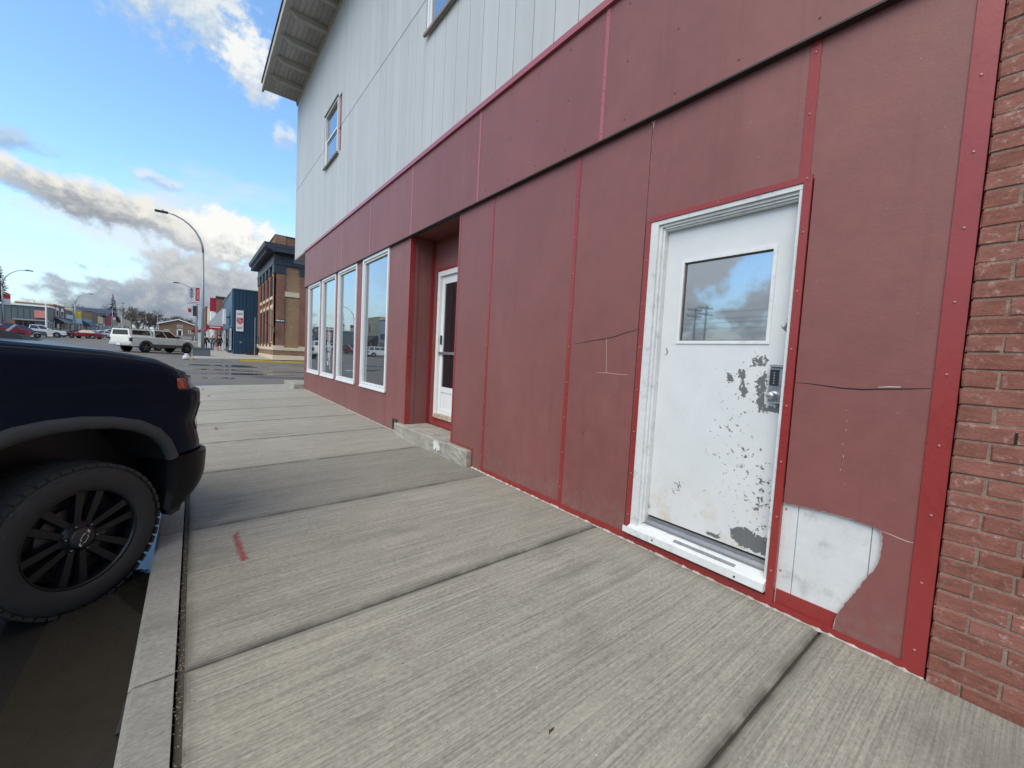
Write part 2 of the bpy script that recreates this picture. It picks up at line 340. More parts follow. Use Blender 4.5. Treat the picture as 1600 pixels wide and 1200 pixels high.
def mat_door():
    """white door paint flaked to grey metal: flake density peaks round the lock, along the foot and in the right half"""
    m, nt, b = mk('flaking white door paint'); p = pos(nt)
    s = N(nt, 'ShaderNodeSeparateXYZ', {}, {0: p}); Y, Z = s.outputs[1], s.outputs[2]
    wv = noise(nt, p, 9.0, 3.0, 0.6)
    def blob(y, z, ry, rz, k):
        a = mth(nt, 'DIVIDE', mth(nt, 'SUBTRACT', Y, y), ry); c = mth(nt, 'DIVIDE', mth(nt, 'SUBTRACT', Z, z), rz)
        r = mth(nt, 'ADD', mth(nt, 'MULTIPLY', a, a), mth(nt, 'MULTIPLY', c, c))
        return mth(nt, 'MULTIPLY', mth(nt, 'EXPONENT', mth(nt, 'MULTIPLY', r, -1.0)), k)
    d = None
    for bl in [(1.012, 1.57, 0.05, 0.035, 0.31), (0.99, 1.43, 0.035, 0.085, 0.30), (0.985, 1.31, 0.022, 0.06, 0.31), (1.105, 1.47, 0.028, 0.05, 0.28), (1.09, 1.375, 0.03, 0.03, 0.28), (1.172, 1.45, 0.022, 0.03, 0.27),
               (0.873, 1.76, 0.03, 0.035, 0.5), (0.925, 1.285, 0.03, 0.02, 0.42), (0.865, 1.30, 0.03, 0.05, 0.44), (0.945, 0.475, 0.12, 0.05, 0.55), (1.03, 0.50, 0.045, 0.04, 0.5), (1.055, 1.712, 0.025, 0.01, 0.36), (1.62, 1.60, 0.012, 0.05, 0.26), (1.676, 0.475, 0.02, 0.02, 0.42), (1.2, 0.435, 0.06, 0.012, 0.34),
               (1.10, 1.0, 0.16, 0.40, 0.10), (0.93, 0.75, 0.07, 0.25, 0.125), (1.10, 1.45, 0.13, 0.18, 0.05), (1.45, 0.66, 0.10, 0.1, 0.11), (1.4, 2.33, 0.25, 0.05, 0.09), (1.15, 0.8, 0.5, 0.8, 0.058)]:
        v = blob(*bl); d = v if d is None else mth(nt, 'ADD', d, v)
    n1 = noise(nt, p, 30.0, 5.0, 0.62, 0.5); n2 = noise(nt, p, 95.0, 3.0, 0.6)
    fl = mth(nt, 'ADD', mth(nt, 'ADD', mth(nt, 'MULTIPLY', n1, 0.8), mth(nt, 'MULTIPLY', n2, 0.2)), d)
    bare = mrange(nt, fl, 0.738, 0.752); rim = mrange(nt, fl, 0.715, 0.745)
    wht = tint(nt, (0.66, 0.68, 0.675), mth(nt, 'MULTIPLY_ADD', noise(nt, p, 5.0, 6.0, 0.65), 0.18, 0.90))
    # rust-yellow grime low on the leaf, rubbed marks elsewhere
    gr = mth(nt, 'MULTIPLY', mrange(nt, Z, 0.85, 0.42), mrange(nt, noise(nt, p, 7.0, 7.0, 0.7), 0.42, 0.72))
    wht = mix(nt, mth(nt, 'MULTIPLY', gr, 0.55), wht, (0.50, 0.38, 0.20))
    wht = mix(nt, mth(nt, 'MULTIPLY', mrange(nt, noise(nt, vscale(nt, p, (1, 3.0, 1.0)), 24.0, 6.0, 0.7), 0.60, 0.8), 0.4), wht, (0.42, 0.42, 0.40))
    c = mix(nt, mth(nt, 'MULTIPLY', mth(nt, 'SUBTRACT', rim, bare), 0.5), wht, (0.35, 0.35, 0.34))
    c = mix(nt, bare, c, tint(nt, (0.135, 0.14, 0.14), mth(nt, 'MULTIPLY_ADD', n2, 0.5, 0.75)))
    setb(nt, b, col=c, rough=mix(nt, bare, (0.42, 0.42, 0.42), (0.6, 0.6, 0.6)), nrm=bump(nt, mth(nt, 'SUBTRACT', mth(nt, 'MULTIPLY', noise(nt, p, 30, 4), 0.2), bare), 0.5, 0.003))
    return m
DOORP = mat_door()
SILL = M('worn white sill', (0.70, 0.72, 0.71, 1), 0.5, 0.12, 4, 40, 0.1, dirt=0.30)
SUBSTRATE = M('bare white sheet behind panel', (0.64, 0.655, 0.65, 1), 0.5, 0.14, 3.0, 40, 0.05, dirt=0.30)
SILVER = M('satin chrome lock', (0.52, 0.53, 0.55, 1), 0.3, 0.05, metal=0.85)

def mat_concrete(name, col, streak=1.0, wet=False, rnd=0.0):
    m, nt, b = mk(name); p = pos(nt)
    big = noise(nt, p, 0.9, 6.0, 0.62); mid = noise(nt, p, 5.0, 6.0, 0.65); fin = noise(nt, p, 160.0, 4.0, 0.7)
    jog = mth(nt, 'MULTIPLY', noise(nt, p, 1.1, 3.0), 0.025)
    q = N(nt, 'ShaderNodeVectorMath', {'operation': 'ADD'}, {0: p, 1: N(nt, 'ShaderNodeCombineXYZ', {}, {0: 0.0, 1: jog, 2: 0.0}).outputs[0]}).outputs[0]
    br = noise(nt, vscale(nt, q, (1.3, 95.0, 1.0)), 1.0, 5.0, 0.8)
    br2 = noise(nt, vscale(nt, q, (0.45, 24.0, 1.0)), 1.0, 4.0, 0.65)
    dots = noise(nt, vscale(nt, p, (45.0, 80.0, 60.0)), 1.0, 3.0, 0.6)
    f = mth(nt, 'ADD', 0.17, mth(nt, 'ADD', mth(nt, 'MULTIPLY', big, 0.26), mth(nt, 'ADD', mth(nt, 'MULTIPLY', mid, 0.26), mth(nt, 'ADD', mth(nt, 'MULTIPLY', fin, 0.36), mth(nt, 'MULTIPLY', dots, 0.85)))))
    br = mrange(nt, br, 0.30, 0.66)
    f = mth(nt, 'ADD', f, mth(nt, 'ADD', mth(nt, 'MULTIPLY', mth(nt, 'ADD', br, -0.6), 0.44 * streak), mth(nt, 'MULTIPLY', mth(nt, 'ADD', br2, -0.5), 0.38 * streak)))
    if rnd:
        oc = N(nt, 'ShaderNodeObjectInfo').outputs['Color']; 
        f = mth(nt, 'MULTIPLY', f, N(nt, 'ShaderNodeSeparateColor', {}, {0: oc}).outputs[0])
    c = tint(nt, col[:3], f)
    stain = mrange(nt, noise(nt, vscale(nt, p, (0.55, 1.5, 1)), 1.3, 7.0, 0.68), 0.53, 0.72)
    c = mix(nt, mth(nt, 'MULTIPLY', stain, 0.5), c, tuple(x * 0.52 for x in col[:3]))
    if rnd:
        dj = N(nt, 'ShaderNodeAttribute', {'attribute_name': 'dirt'}).outputs['Fac']
        dj = mth(nt, 'MULTIPLY', mth(nt, 'POWER', dj, 2.0), mrange(nt, mth(nt, 'ADD', mid, mth(nt, 'MULTIPLY', dots, 0.4)), 0.40, 0.85))
        c = mix(nt, mth(nt, 'MULTIPLY', dj, 0.85), c, tuple(x * 0.30 for x in col[:3]))
    spk = mrange(nt, noise(nt, p, 75.0, 2.0, 0.5), 0.75, 0.77)
    c = mix(nt, mth(nt, 'MULTIPLY', spk, 0.7), c, (0.045, 0.04, 0.035))
    pale = mrange(nt, noise(nt, p, 43.0, 2.0, 0.5), 0.79, 0.80)
    c = mix(nt, mth(nt, 'MULTIPLY', pale, 0.6), c, (0.62, 0.6, 0.55))
    h = mth(nt, 'ADD', mth(nt, 'MULTIPLY', br, 0.6 * streak), mth(nt, 'MULTIPLY', dots, 0.5))
    setb(nt, b, col=c, rough=0.22 if wet else 0.82, nrm=bump(nt, h, 0.35 if not wet else 0.08, 0.006), spec=0.5 if wet else 0.35)
    return m
CONC = mat_concrete('broomed concrete', (0.300, 0.287, 0.240), 1.0, rnd=1)
CURBC = mat_concrete('kerb concrete', (0.275, 0.272, 0.245), 0.25, rnd=1)
CONC_F = mat_concrete('far pavement concrete', (0.36, 0.34, 0.30), 0.15)
STEPC = M('old chipped concrete step', (0.33, 0.31, 0.26, 1), 0.9, 0.45, 4.5, 40, 0.6, dirt=0.35)
GROUT = M('dirt in joints', (0.075, 0.062, 0.046, 1), 0.95, 0.4, 20, 80, 0.5)

def mat_asphalt(name, col, wetk=1.0):
    m, nt, b = mk(name); p = pos(nt)
    ag = noise(nt, p, 120.0, 3.0, 0.7); mid = noise(nt, p, 2.2, 6.0, 0.65); big = noise(nt, p, 0.28, 5.0, 0.6)
    f = mth(nt, 'ADD', 0.55, mth(nt, 'ADD', mth(nt, 'MULTIPLY', ag, 0.35), mth(nt, 'ADD', mth(nt, 'MULTIPLY', mid, 0.25), mth(nt, 'MULTIPLY', big, 0.30))))
    wet = mth(nt, 'MULTIPLY', mrange(nt, big, 0.50, 0.66), wetk)
    sp_ = N(nt, 'ShaderNodeSeparateXYZ', {}, {0: p}); gut_ = mth(nt, 'MULTIPLY', mrange(nt, mth(nt, 'MULTIPLY_ADD', mid, 1.2, sp_.outputs[0]), -3.4, -0.9), mrange(nt, sp_.outputs[1], 14.5, 12.0))
    wet = mth(nt, 'MAXIMUM', wet, gut_)
    c = tint(nt, col[:3], f); c = mix(nt, mth(nt, 'MULTIPLY', mth(nt, 'MULTIPLY_ADD', gut_, 0.35, mth(nt, 'MULTIPLY', wet, 0.6), clamp=True), 1.0), c, tuple(x * 0.12 for x in col[:3]))
    setb(nt, b, col=c, rough=mrange(nt, wet, 0.0, 1.0, 0.88, 0.44), nrm=bump(nt, ag, 0.4, 0.006), spec=0.4)
    return m
ASPH = mat_asphalt('damp asphalt', (0.150, 0.137, 0.118))
ASPH_N = mat_asphalt('gutter asphalt', (0.05, 0.045, 0.04), 1.0)
PAN = M('wet brown gutter concrete', (0.036, 0.031, 0.023, 1), 0.30, 0.16, 2.0, 90, 0.06, spec=0.5)
def mat_water():
    m, nt, b = mk('standing water'); p = pos(nt)
    h = mth(nt, 'ADD', noise(nt, p, 26.0, 3.0, 0.5), mth(nt, 'MULTIPLY', noise(nt, p, 5.0, 2.0), 0.6))
    setb(nt, b, col=(0.018, 0.016, 0.013, 1), rough=0.03, nrm=bump(nt, h, 0.06, 0.01), spec=0.6, ior=1.5)
    return m
WATER = mat_water()
YELLOW = M('worn yellow kerb paint', (0.55, 0.36, 0.06, 1), 0.7, 0.3, 3.0, dirt=0.25)
def mat_spray():
    m, nt, b = mk('red marking paint'); e = N(nt, 'ShaderNodeAttribute', {'attribute_name': 'cover'}).outputs['Fac']
    a = mrange(nt, mth(nt, 'MULTIPLY_ADD', mth(nt, 'ADD', noise(nt, pos(nt), 70.0, 8.0, 0.8), -0.5), 3.0, e), 0.30, 1.0)
    setb(nt, b, col=(0.40, 0.06, 0.07, 1), rough=0.85, Alpha=mth(nt, 'MULTIPLY', a, 0.85)); return m
REDSPRAY = mat_spray()
GRASSY = M('dry winter grass', (0.16, 0.13, 0.07, 1), 0.95, 0.3, 0.4)

# ------------------------------------------------------------------ ground, roads, pavements
def sheet(name, xs, ys, zf, mat):
    rows = [[(x, y, zf(x, y)) for x in xs] for y in ys]
    return struct(MB().grid(rows).build(name, mat, None, True))
def frange(a, b, s):
    n = max(1, int(round((b - a) / s))); return [a + (b - a) * i / n for i in range(n + 1)]
YS = frange(-60, 40, 4) + frange(44, 340, 8) + [420, 600, 900]
sheet('ground', [-900, -400, -200, -120, -60, -30, -18.6, -10, -0.65, 3, 20, 60, 200, 900], YS, lambda x, y: (gz(min(y, 340)) + (0 if y < 340 else 0.02 * (y - 340))) - 0.12 - (0.25 if -18.6 <= x <= -0.6 else 0), GRASSY)
YR = frange(-60, 60, 1.5) + frange(64, 300, 4)
sheet('road', [ROAD_L] + frange(-17.5, -1.2, 1.0) + [ROAD_R], YR, zroad, ASPH)
# the side street that crosses beyond the red building
sheet('side_street', [ROAD_R, -0.3, 0.5, 2, 5, 10, 20, 40, 80], frange(15.1, 35.2, 1.0), lambda x, y: gz(y) - 0.03 + 0.004, ASPH)
sheet('side_street.001', [-120, -80, -50, -30, -22, ROAD_L], frange(18.0, 33.0, 1.5), lambda x, y: gz(y) - 0.03 + 0.004, ASPH)
# near gutter
gut = struct(MB().grid([[(-0.60, y, gz(y) - 0.026), (-0.40, y, gz(y) - 0.034), (-0.205, y, gz(y) - 0.022)] for y in frange(-12, 15.1, 0.5)]).build('gutter', PAN, None, True))
gr_ = random.Random(3)
wl = [(-0.78 + 0.10 * gr_.random(), y) for y in frange(-3, 15, 0.4)]
def blobsheet(name, cx, cy, rx, ry, zf, mat, seed, n=40, rag=0.35):
    r = random.Random(seed); ph = [r.uniform(0, 6.28) for _ in range(5)]; am = [r.uniform(0.3, 1) for _ in range(5)]
    pts = []
    for k in range(n):
        a = 2 * math.pi * k / n
        q = 1 + rag * sum(am[j] * math.sin((j + 1.5 if j % 2 else j + 2) // 1 * a + ph[j]) for j in range(5)) / 2.2
        pts.append((cx + rx * q * math.cos(a), cy + ry * q * math.sin(a)))
    vs = [(cx, cy, zf(cx, cy))] + [(x, y, zf(x, y)) for x, y in pts]
    return struct(MB().add(vs, [(0, 1 + k, 1 + (k + 1) % n) for k in range(n)]).build(name, mat))
gw = [(-0.209, y) for y in frange(2.95, 9.0, 0.4)]
MBw = MB(); rws = []
for y in frange(2.9, 9.5, 0.2):
    k = min(1, (y - 2.9) / 0.8); rws.append([(-0.209, y, gz(y) - 0.014), (-0.209 - 0.02 - k * (0.34 + 0.05 * math.sin(y * 5)), y, gz(y) - 0.0145)])
struct(MBw.grid(rws).build('water', WATER))
zss = lambda x, y: gz(y) - 0.03 + 0.009
zmr = lambda x, y: zroad(x, y) + 0.005
for i, (cx, cy, rx, ry, zf) in enumerate([(1.15, 29.0, 1.9, 0.55, zss), (3.9, 27.8, 2.6, 0.32, zss), (0.9, 24.9, 1.2, 0.5, zss), (4.4, 24.0, 2.6, 0.35, zss), (2.3, 22.0, 2.3, 0.4, zss), (1.6, 32.6, 1.5, 0.3, zss), (0.75, 19.6, 0.55, 0.35, zss), (-3.2, 26.0, 1.6, 0.7, zmr), (-6.0, 31.0, 2.2, 0.8, zmr)]):
    blobsheet('puddle', cx, cy, rx, ry, zf, WATER, 20 + i)

# pavement of separate slabs and kerb stones along the red building
JN = [-4.0, -2.47, -0.945, 0.583, 2.085, 3.66, 5.19, 6.67, 8.2, 9.73, 11.26, 12.79, 14.98]
side = struct(bpy.data.objects.new('sidewalk', None)); link(side)
bed = MB().grid([[(-0.052, y, zs(-0.05, y) - 0.022), (2.9, y, zs(2.9, y) - 0.022)] for y in frange(-4, 15.0, 1.0)]).build('joint_bed', GROUT, side)
tones = [1.0, 1.0, 1.0, 1.02, 0.98, 0.78, 1.0, 1.02, 1.08, 1.04, 1.12, 1.08, 1.05]
def slab(name, x0, x1, y0, y1, mat, parent, tone, g=0.006, bev=0.015, zf=zs, th=0.12):
    """one paving slab with rounded tooled edges; the dirt attribute peaks along the joints and the wall"""
    R0 = [(x0, y0 + g), (x1, y0 + g), (x1, y1 - g), (x0, y1 - g)]
    def inset(dx0, dx1, dy): return [(x0 + dx0, y0 + g + dy), (x1 - dx1, y0 + g + dy), (x1 - dx1, y1 - g - dy), (x0 + dx0, y1 - g - dy)]
    rings = [(R0, -th, 1.0), (R0, -0.011, 1.0), (inset(bev * .4, .002, bev * .4), -0.004, 1.0), (inset(bev, .004, bev), 0.0, 0.85), (inset(0.05, 0.05, 0.055), 0.0, 0.30), (inset(0.09, 0.10, 0.11), 0.0, 0.0)]
    vs = []; dv = []
    for ring, dz, d in rings:
        for q, (x, y) in enumerate(ring): vs.append((x, y, zf(x, y) + dz)); dv.append(d)
    fs = []
    for k in range(len(rings) - 1):
        for q in range(4): fs.append((k*4 + q, k*4 + (q+1) % 4, (k+1)*4 + (q+1) % 4, (k+1)*4 + q))
    n = len(rings) * 4; fs.append((n-4, n-3, n-2, n-1))
    o = meshobj(name, vs, fs, mat, parent); o.color = (tone, tone, tone, 1)
    at = o.data.attributes.new('dirt', 'FLOAT', 'POINT')
    for q, d in enumerate(dv): at.data[q].value = d
    return o
for i in range(len(JN) - 1):
    slab('slab', -0.028, 2.575, JN[i], JN[i+1], CONC, side, tones[i])
curb = struct(bpy.data.objects.new('curb', None)); link(curb)
for i in range(len(JN) - 1):
    y0, y1 = JN[i] + 0.006, JN[i+1] - 0.006
    prof = [(-0.06, -0.2), (-0.06, 0), (-0.185, -0.003), (-0.203, -0.02), (-0.212, -0.2)]
    vs = []
    for y in (y0, y1): vs += [(x, y, zs(-0.06, y) + dz) for x, dz in prof]
    n = 5; fs = [tuple(range(5)), tuple(range(9, 4, -1))] + [(k, n + k, n + (k+1) % n, (k+1) % n) for k in range(n)]
    o = meshobj('curb_stone', vs, fs, CURBC, curb); t = random.uniform(0.92, 1.1) * (0.85 if i == 6 else 1); o.color = (t, t, t, 1)
# strip of dirt and gravel between kerb and pavement
gs = MB(); gr = random.Random(5)
def pebble(mb, x, y, z, r, g):
    vs = []; 
    for dx, dy, dz in ((1,0,0),(-1,0,0),(0,1,0),(0,-1,0),(0,0,1),(0,0,-1)):
        k = r * g.uniform(0.6, 1.2); vs.append((x + dx*k, y + dy*k, z + dz*k*0.7))
    mb.add(vs, [(0,2,4),(2,1,4),(1,3,4),(3,0,4),(2,0,5),(1,2,5),(3,1,5),(0,3,5)])
for k in range(900):
    y = gr.uniform(0.9, 9.0) if k < 750 else gr.uniform(9, 15); pebble(gs, -0.044 + gr.gauss(0, 0.009), y, zs(-0.044, y) - 0.012 + gr.uniform(0, 0.006), gr.uniform(0.002, 0.0055), gr)
o = gs.build('joint_gravel', M('joint gravel', (0.24, 0.20, 0.145, 1), 0.9, 0.5, 60)); o['kind'] = 'stuff'
gs = MB()
for k in range(300):
    y = gr.uniform(-0.2, 12); x = gr.uniform(0.0, 2.55); 
    if k < 130: x = 2.55 - abs(gr.gauss(0, 0.05)); y = gr.uniform(0.0, 6.5)
    pebble(gs, x, y, zs(x, y) + 0.001, gr.uniform(0.0012, 0.0038), gr)
o = gs.build('loose_grit', M('grit', (0.30, 0.27, 0.23, 1), 0.9, 0.8, 90)); o['kind'] = 'stuff'
# red spray marks on the slabs
def mark(pts, wd, lab, seed):
    r = random.Random(seed); rows = []
    for i, (x, y) in enumerate(pts):
        a = wd * r.uniform(0.9, 1.2); rows.append([(x + a * k, y, zs(x, y) + 0.0022) for k in (1, 0.5, 0, -0.5, -1)])
    o = MB().grid(rows).build('paint_mark', REDSPRAY); at = o.data.attributes.new('cover', 'FLOAT', 'POINT'); n = len(pts)
    for i in range(n):
        for k, c_ in enumerate((0, .55, .8, .5, 0)): at.data[i * 5 + k].value = c_ * (0.0 if i in (0, n - 1) else 1.0)
    tag(o, lab, 'paint mark'); return o
mark([(0.262, 3.47), (0.242, 3.43), (0.232, 3.37), (0.236, 3.30), (0.241, 3.22), (0.244, 3.12), (0.252, 3.03), (0.254, 2.98), (0.245, 2.93)], 0.034, 'long red spray mark on the slab nearest the truck wheel', 1)
mark([(0.285, 7.88), (0.265, 7.8), (0.265, 7.7), (0.275, 7.6), (0.27, 7.55)], 0.035, 'short red spray mark on the slab beside the truck bumper', 2)
mark([(0.30, 12.5), (0.27, 12.3), (0.28, 12.1), (0.27, 11.9)], 0.04, 'small faded red spray mark far along the pavement', 3)
mark([(0.20, 14.2), (0.18, 13.9), (0.19, 13.7), (0.20, 13.5)], 0.04, 'farthest red spray mark at the corner of the pavement', 4)

# pavement beyond the side street, with the yellow kerb on the corner
zf2 = lambda x, y: gz(y) + 0.11 + 0.012 * x
far = struct(MB().grid([[(x, y, zf2(x, y)) for x in (-0.05, 1, 2.9, 5, 12, 60)] for y in [35.35, 36, 40, 46, 55, 65, 80, 100, 130, 160, 200, 240, 300]]).build('sidewalk.001', CONC_F, None, True))
cb2 = MB()
for y0, y1 in zip(frange(35.3, 300, 3)[:-1], frange(35.3, 300, 3)[1:]): cb2.box(-0.2, -0.05, y0, y1 - 0.01, gz(y0) - 0.15, gz(y0) + 0.115)
struct(cb2.build('curb.001', CURBC)).color = (1, 1, 1, 1)
struct(MB().box(-0.2, 2.6, 35.2, 35.36, 0.1, gz(35) + 0.112, 0.02).build('curb.002', CURBC)).color = (1, 1, 1, 1)
struct(MB().box(2.6, 14, 35.2, 35.36, 0.1, gz(35) + 0.114, 0.02).build('curb.003', YELLOW))
struct(MB().box(-0.24, -0.06, 35.1, 36.2, 0.1, gz(35) + 0.122, 0.02).build('curb.004', YELLOW))
# pavement on the other side of the main street
zf3 = lambda x, y: gz(y) + 0.12
struct(MB().grid([[(x, y, zf3(x, y)) for x in (-40, -22, ROAD_L - 0.02)] for y in frange(35, 300, 5)]).build('sidewalk.002', CONC_F, None, True))
struct(MB().grid([[(ROAD_L - 0.02, y, zf3(0, y)), (ROAD_L, y, gz(y) - 0.05)] for y in frange(35, 300, 5)]).build('curb.005', CONC_F))
# ------------------------------------------------------------------ the red storefront building
WX = 2.57
BZ, TZ = 3.243, 4.262          # foot and head of the signboard band
bld = thing('storefront_building', 'maroon panelled storefront with pale grey siding above, along the pavement', 'building', (8.0, 7.0, 0.2), world=True)
yf = lambda y: zs(WX, y)
def panel(y0, y1, z0, z1, mat=PANEL, x0=WX, x1=WX + 0.13, name='wall_panel', g=0.0022):
    if z0 is None: return wbox(y0 + g, y1 - g, yf(y0), yf(y1), z1, x0, x1).build(name, mat, bld)
    return box(name, x0, x1, y0 + g, y1 - g, z0, z1, mat, bld)
rv = MB().lathe([(0.0, -0.0055), (0.0035, -0.0048), (0.0058, -0.002), (0.0062, 0.0)], 8, 'x').build('rivet', RIVET); RIVME = rv.data; bpy.data.objects.remove(rv)
def rivets(parent, pts, name='rivet', me=None):
    w_ = parent.get('_o', (8.0, 7.0, 0.2))
    for (x, y, z) in pts:
        o = bpy.data.objects.new(name, me or RIVME); link(o, parent); o.location = (x - w_[0], y - w_[1], z - w_[2])
def trim(y0, y1, z0, z1, x=WX - 0.004, name='trim_strip', mat=None, riv=True, foot=False, zr0=None):
    mat = mat or TRIM
    # folded metal strip: flat with thin edges
    if foot: o = wbox(y0, y1, yf(y0) + 0.002, yf(y1) + 0.002, z1, x, WX + 0.02).build(name, mat, bld)
    else: o = box(name, x, WX + 0.02, y0, y1, z0, z1, mat, bld, 0.0012)
    if riv:
        z = 0.39 if zr0 is None else zr0; ym = (y0 + y1) / 2
        rivets(o, [(x, ym + random.uniform(-.003, .003), zz) for zz in [z + 0.3105 * k for k in range(14)] if z0 + 0.04 < zz < z1 - 0.02])
    return o
# mass behind the cladding
core = MB()
core.box(WX + 0.13, 16, 0.2, 4.485, -0.1, TZ); core.box(WX + 0.13, 16, 5.95, 13.3, -0.1, TZ); core.box(3.06, 16, 4.485, 5.95, -0.1, TZ); core.box(WX + 0.13, 3.06, 4.485, 5.95, BZ + 0.06, TZ)
core.box(WX + 0.02, 16, 0.2, 15.08, TZ + 0.08, 9.34)
core.build('wall', PANEL_D, bld)
# lower panels, right to left
notch = [(0.80,0.785),(0.694,0.791),(0.64,0.794),(0.605,0.795),(0.56,0.796),(0.508,0.793),(0.46,0.790),(0.429,0.787),(0.396,0.778),(0.389,0.75),(0.387,0.719),(0.386,0.69),(0.388,0.661),(0.391,0.622),(0.402,0.59),(0.417,0.555),(0.434,0.518),(0.449,0.48),(0.465,0.442),(0.476,0.414),(0.490,0.384),(0.499,0.363),(0.512,0.325),(0.52,0.30),(0.53,0.25),(0.536,0.180)]
_nr = random.Random(17); _n2 = []
for (a0, b0), (a1, b1) in zip(notch[:-1], notch[1:]):
    _k = max(1, int(math.dist((a0, b0), (a1, b1)) / 0.012))
    for _i in range(_k):
        _f = _i / _k; _n2.append((a0 + (a1 - a0) * _f + _nr.uniform(-.0016, .0016), b0 + (b1 - b0) * _f + _nr.uniform(-.0016, .0016)))
notch = [notch[0]] + _n2[1:] + [notch[-1]]
rim_ = MB().grid([[(WX - 0.0006, a_ - 0.0, b_), (WX - 0.0006, a_ - 0.0035 * _nr.uniform(.2, 1.2), b_ + 0.003 * _nr.uniform(-.2, 1.2))] for a_, b_ in notch]).build('torn_edge', CHIP, bld)
poly = [(0.272, 0.178), (0.272, BZ), (0.845, BZ), (0.845, 2.53), (0.80, 2.53)] + notch
MB().prism(poly, 'x', WX, WX + 0.014).build('wall_panel', PANEL, bld)
box('backing', WX + 0.10, WX + 0.13, 0.2, 0.845, 0.0, BZ, PANEL_D, bld)
for a, b in ((0.36, 0.426), (0.4285, 0.732), (0.7345, 0.84)): box('backing_sheet', WX + 0.020, WX + 0.09, a, b, 0.16, 0.86, SUBSTRATE, bld, 0.002)
rivets(bld, [(WX + 0.020, 0.79, 0.75), (WX + 0.020, 0.79, 0.40)])
wbox(0.50, 0.80, 0.185, 0.187, 0.292, WX + 0.012, WX + 0.03).build('base_flashing', TRIM, bld)
panel(0.845, 1.82, 2.53, BZ)
panel(1.82, 2.512, None, BZ); panel(1.785, 1.8178, None, 2.53)
panel(2.512, 3.768, None, BZ)
# the panel beside the entry is cut round the end of the concrete step
MB().prism([(3.770, yf(3.77)), (3.770, BZ), (4.483, BZ), (4.483, 0.412), (4.0, 0.412), (4.0, yf(4.0))], 'x', WX, WX + 0.13).build('wall_panel', PANEL, bld)
panel(5.952, 6.77, None, BZ)
MBv = [(6.77, 8.11), (8.48, 9.81), (10.03, 11.31), (11.49, 12.87)]
WZ0, WZ1 = 0.82, 3.243
for a, b in ((6.772, 9.14), (9.14, 11.15), (11.15, 12.81)): wbox(a + .004, b - .004, yf(a), yf(b), WZ0, WX, WX + 0.13).build('wall_panel', PANEL_D, bld)
panel(12.81, 13.3, None, WZ0, PANEL_D)
for a, b in ((8.11, 8.48), (9.81, 10.03), (11.31, 11.49), (12.87, 13.3)): panel(a, b, WZ0 + .002, BZ, PANEL_D)
# end wall round the far corner
wbox(13.302, 13.33, yf(13.3), yf(13.33), BZ, WX + 0.002, 6.0).build('wall_panel', PANEL_D, bld)
# trim strips
trim(0.199, 0.278, 0.175, BZ, WX - 0.007, 'corner_trim', zr0=0.288)
trim(2.495, 2.535, 0.2, BZ, foot=True); trim(3.755, 3.790, 0.2, BZ, foot=True)
trim(4.462, 4.497, 0.402, BZ); trim(5.938, 5.968, 0.402, BZ)
trim(0.822, 0.872, 2.552, BZ, WX - 0.005); trim(1.768, 1.802, 0.215, 2.549, WX - 0.012); trim(0.806, 0.846, 0.185, 2.549, WX - 0.012)
o = box('trim_strip', WX - 0.0125, WX + 0.01, 0.8055, 1.8025, 2.516, 2.551, TRIM, bld, 0.001); rivets(o, [(WX - 0.0125, y, 2.534) for y in (0.83, 1.3, 1.785)])
# foot strip in runs, with the crumbling line of mortar under it
for a, b in ((0.199, 0.81), (0.81, 1.80), (1.80, 2.515), (2.515, 3.77)):
    wbox(a, b, yf(a) + 0.006, yf(b) + 0.006, yf((a + b) / 2) + (0.052 if a > 0.8 else 0.036), WX - 0.009, WX + 0.01).build('base_strip', TRIM, bld)
cr = random.Random(9)
def ragged_line(y0, y1, x, h, d):
    mb = MB(); y = y0; rows = []
    while y < y1:
        t = cr.uniform(0.2, 1.0); rows.append([(x - d * t, y, yf(y) - 0.004), (x - d * t * 0.8, y, yf(y) + h * t * 0.6), (x + 0.004, y, yf(y) + h * t)]); y += cr.uniform(0.008, 0.03)
    mb.grid(rows).build('mortar_line', CAULK, bld)
ragged_line(0.2, 4.0, WX - 0.006, 0.017, 0.015); ragged_line(6.25, 13.3, WX, 0.014, 0.014)
for a, b, t in ((4.46, 4.485, 0), (3.985, 4.0, 0)): pass
MB().box(WX - 0.005, WX + 0.01, 3.985, 4.465, 0.405, 0.43).build('trim_strip', TRIM, bld); MB().box(WX - 0.005, WX + 0.01, 3.968, 3.985, yf(4) + .004, 0.43).build('trim_strip', TRIM, bld)
# signboard band, proud of the wall
BX = WX - 0.04
seams = [-1.4, 0.43, 2.263, 4.054, 5.86, 7.68, 9.50, 11.28, 13.3]
for a, b in zip(seams[:-1], seams[1:]):
    a = max(a, 0.195); box('band_panel', BX, WX + 0.02, a + .002, b - .002, BZ + 0.012, TZ, PANEL, bld)
scr = MB().lathe([(0.0, -0.002), (0.006, -0.0018), (0.0068, 0.0)], 8, 'x').build('screw', SCREW); SCME = scr.data; bpy.data.objects.remove(scr)
for y in seams[2:-1]:
    o = box('band_strip', BX - 0.004, BX + 0.004, y - 0.017, y + 0.017, BZ + 0.014, TZ - 0.004, TRIM_P, bld, 0.001)
    rivets(o, [(BX - 0.004, y, z) for z in (BZ + 0.07, 3.74, TZ - 0.06)])
for a, b in zip(seams[1:-1], seams[2:]):
    for k in range(4):
        y = a + 0.405 * (k + 1)
        if y > b - 0.1: continue
        for z in (3.325, 3.736, 4.165): rivets(bld, [(BX, y + random.uniform(-.012, .012), z + random.uniform(-.008, .008))], 'screw', SCME)
box('drip_edge', BX - 0.008, WX + 0.03, 0.195, 13.31, BZ + 0.000, BZ + 0.011, DRIP, bld)
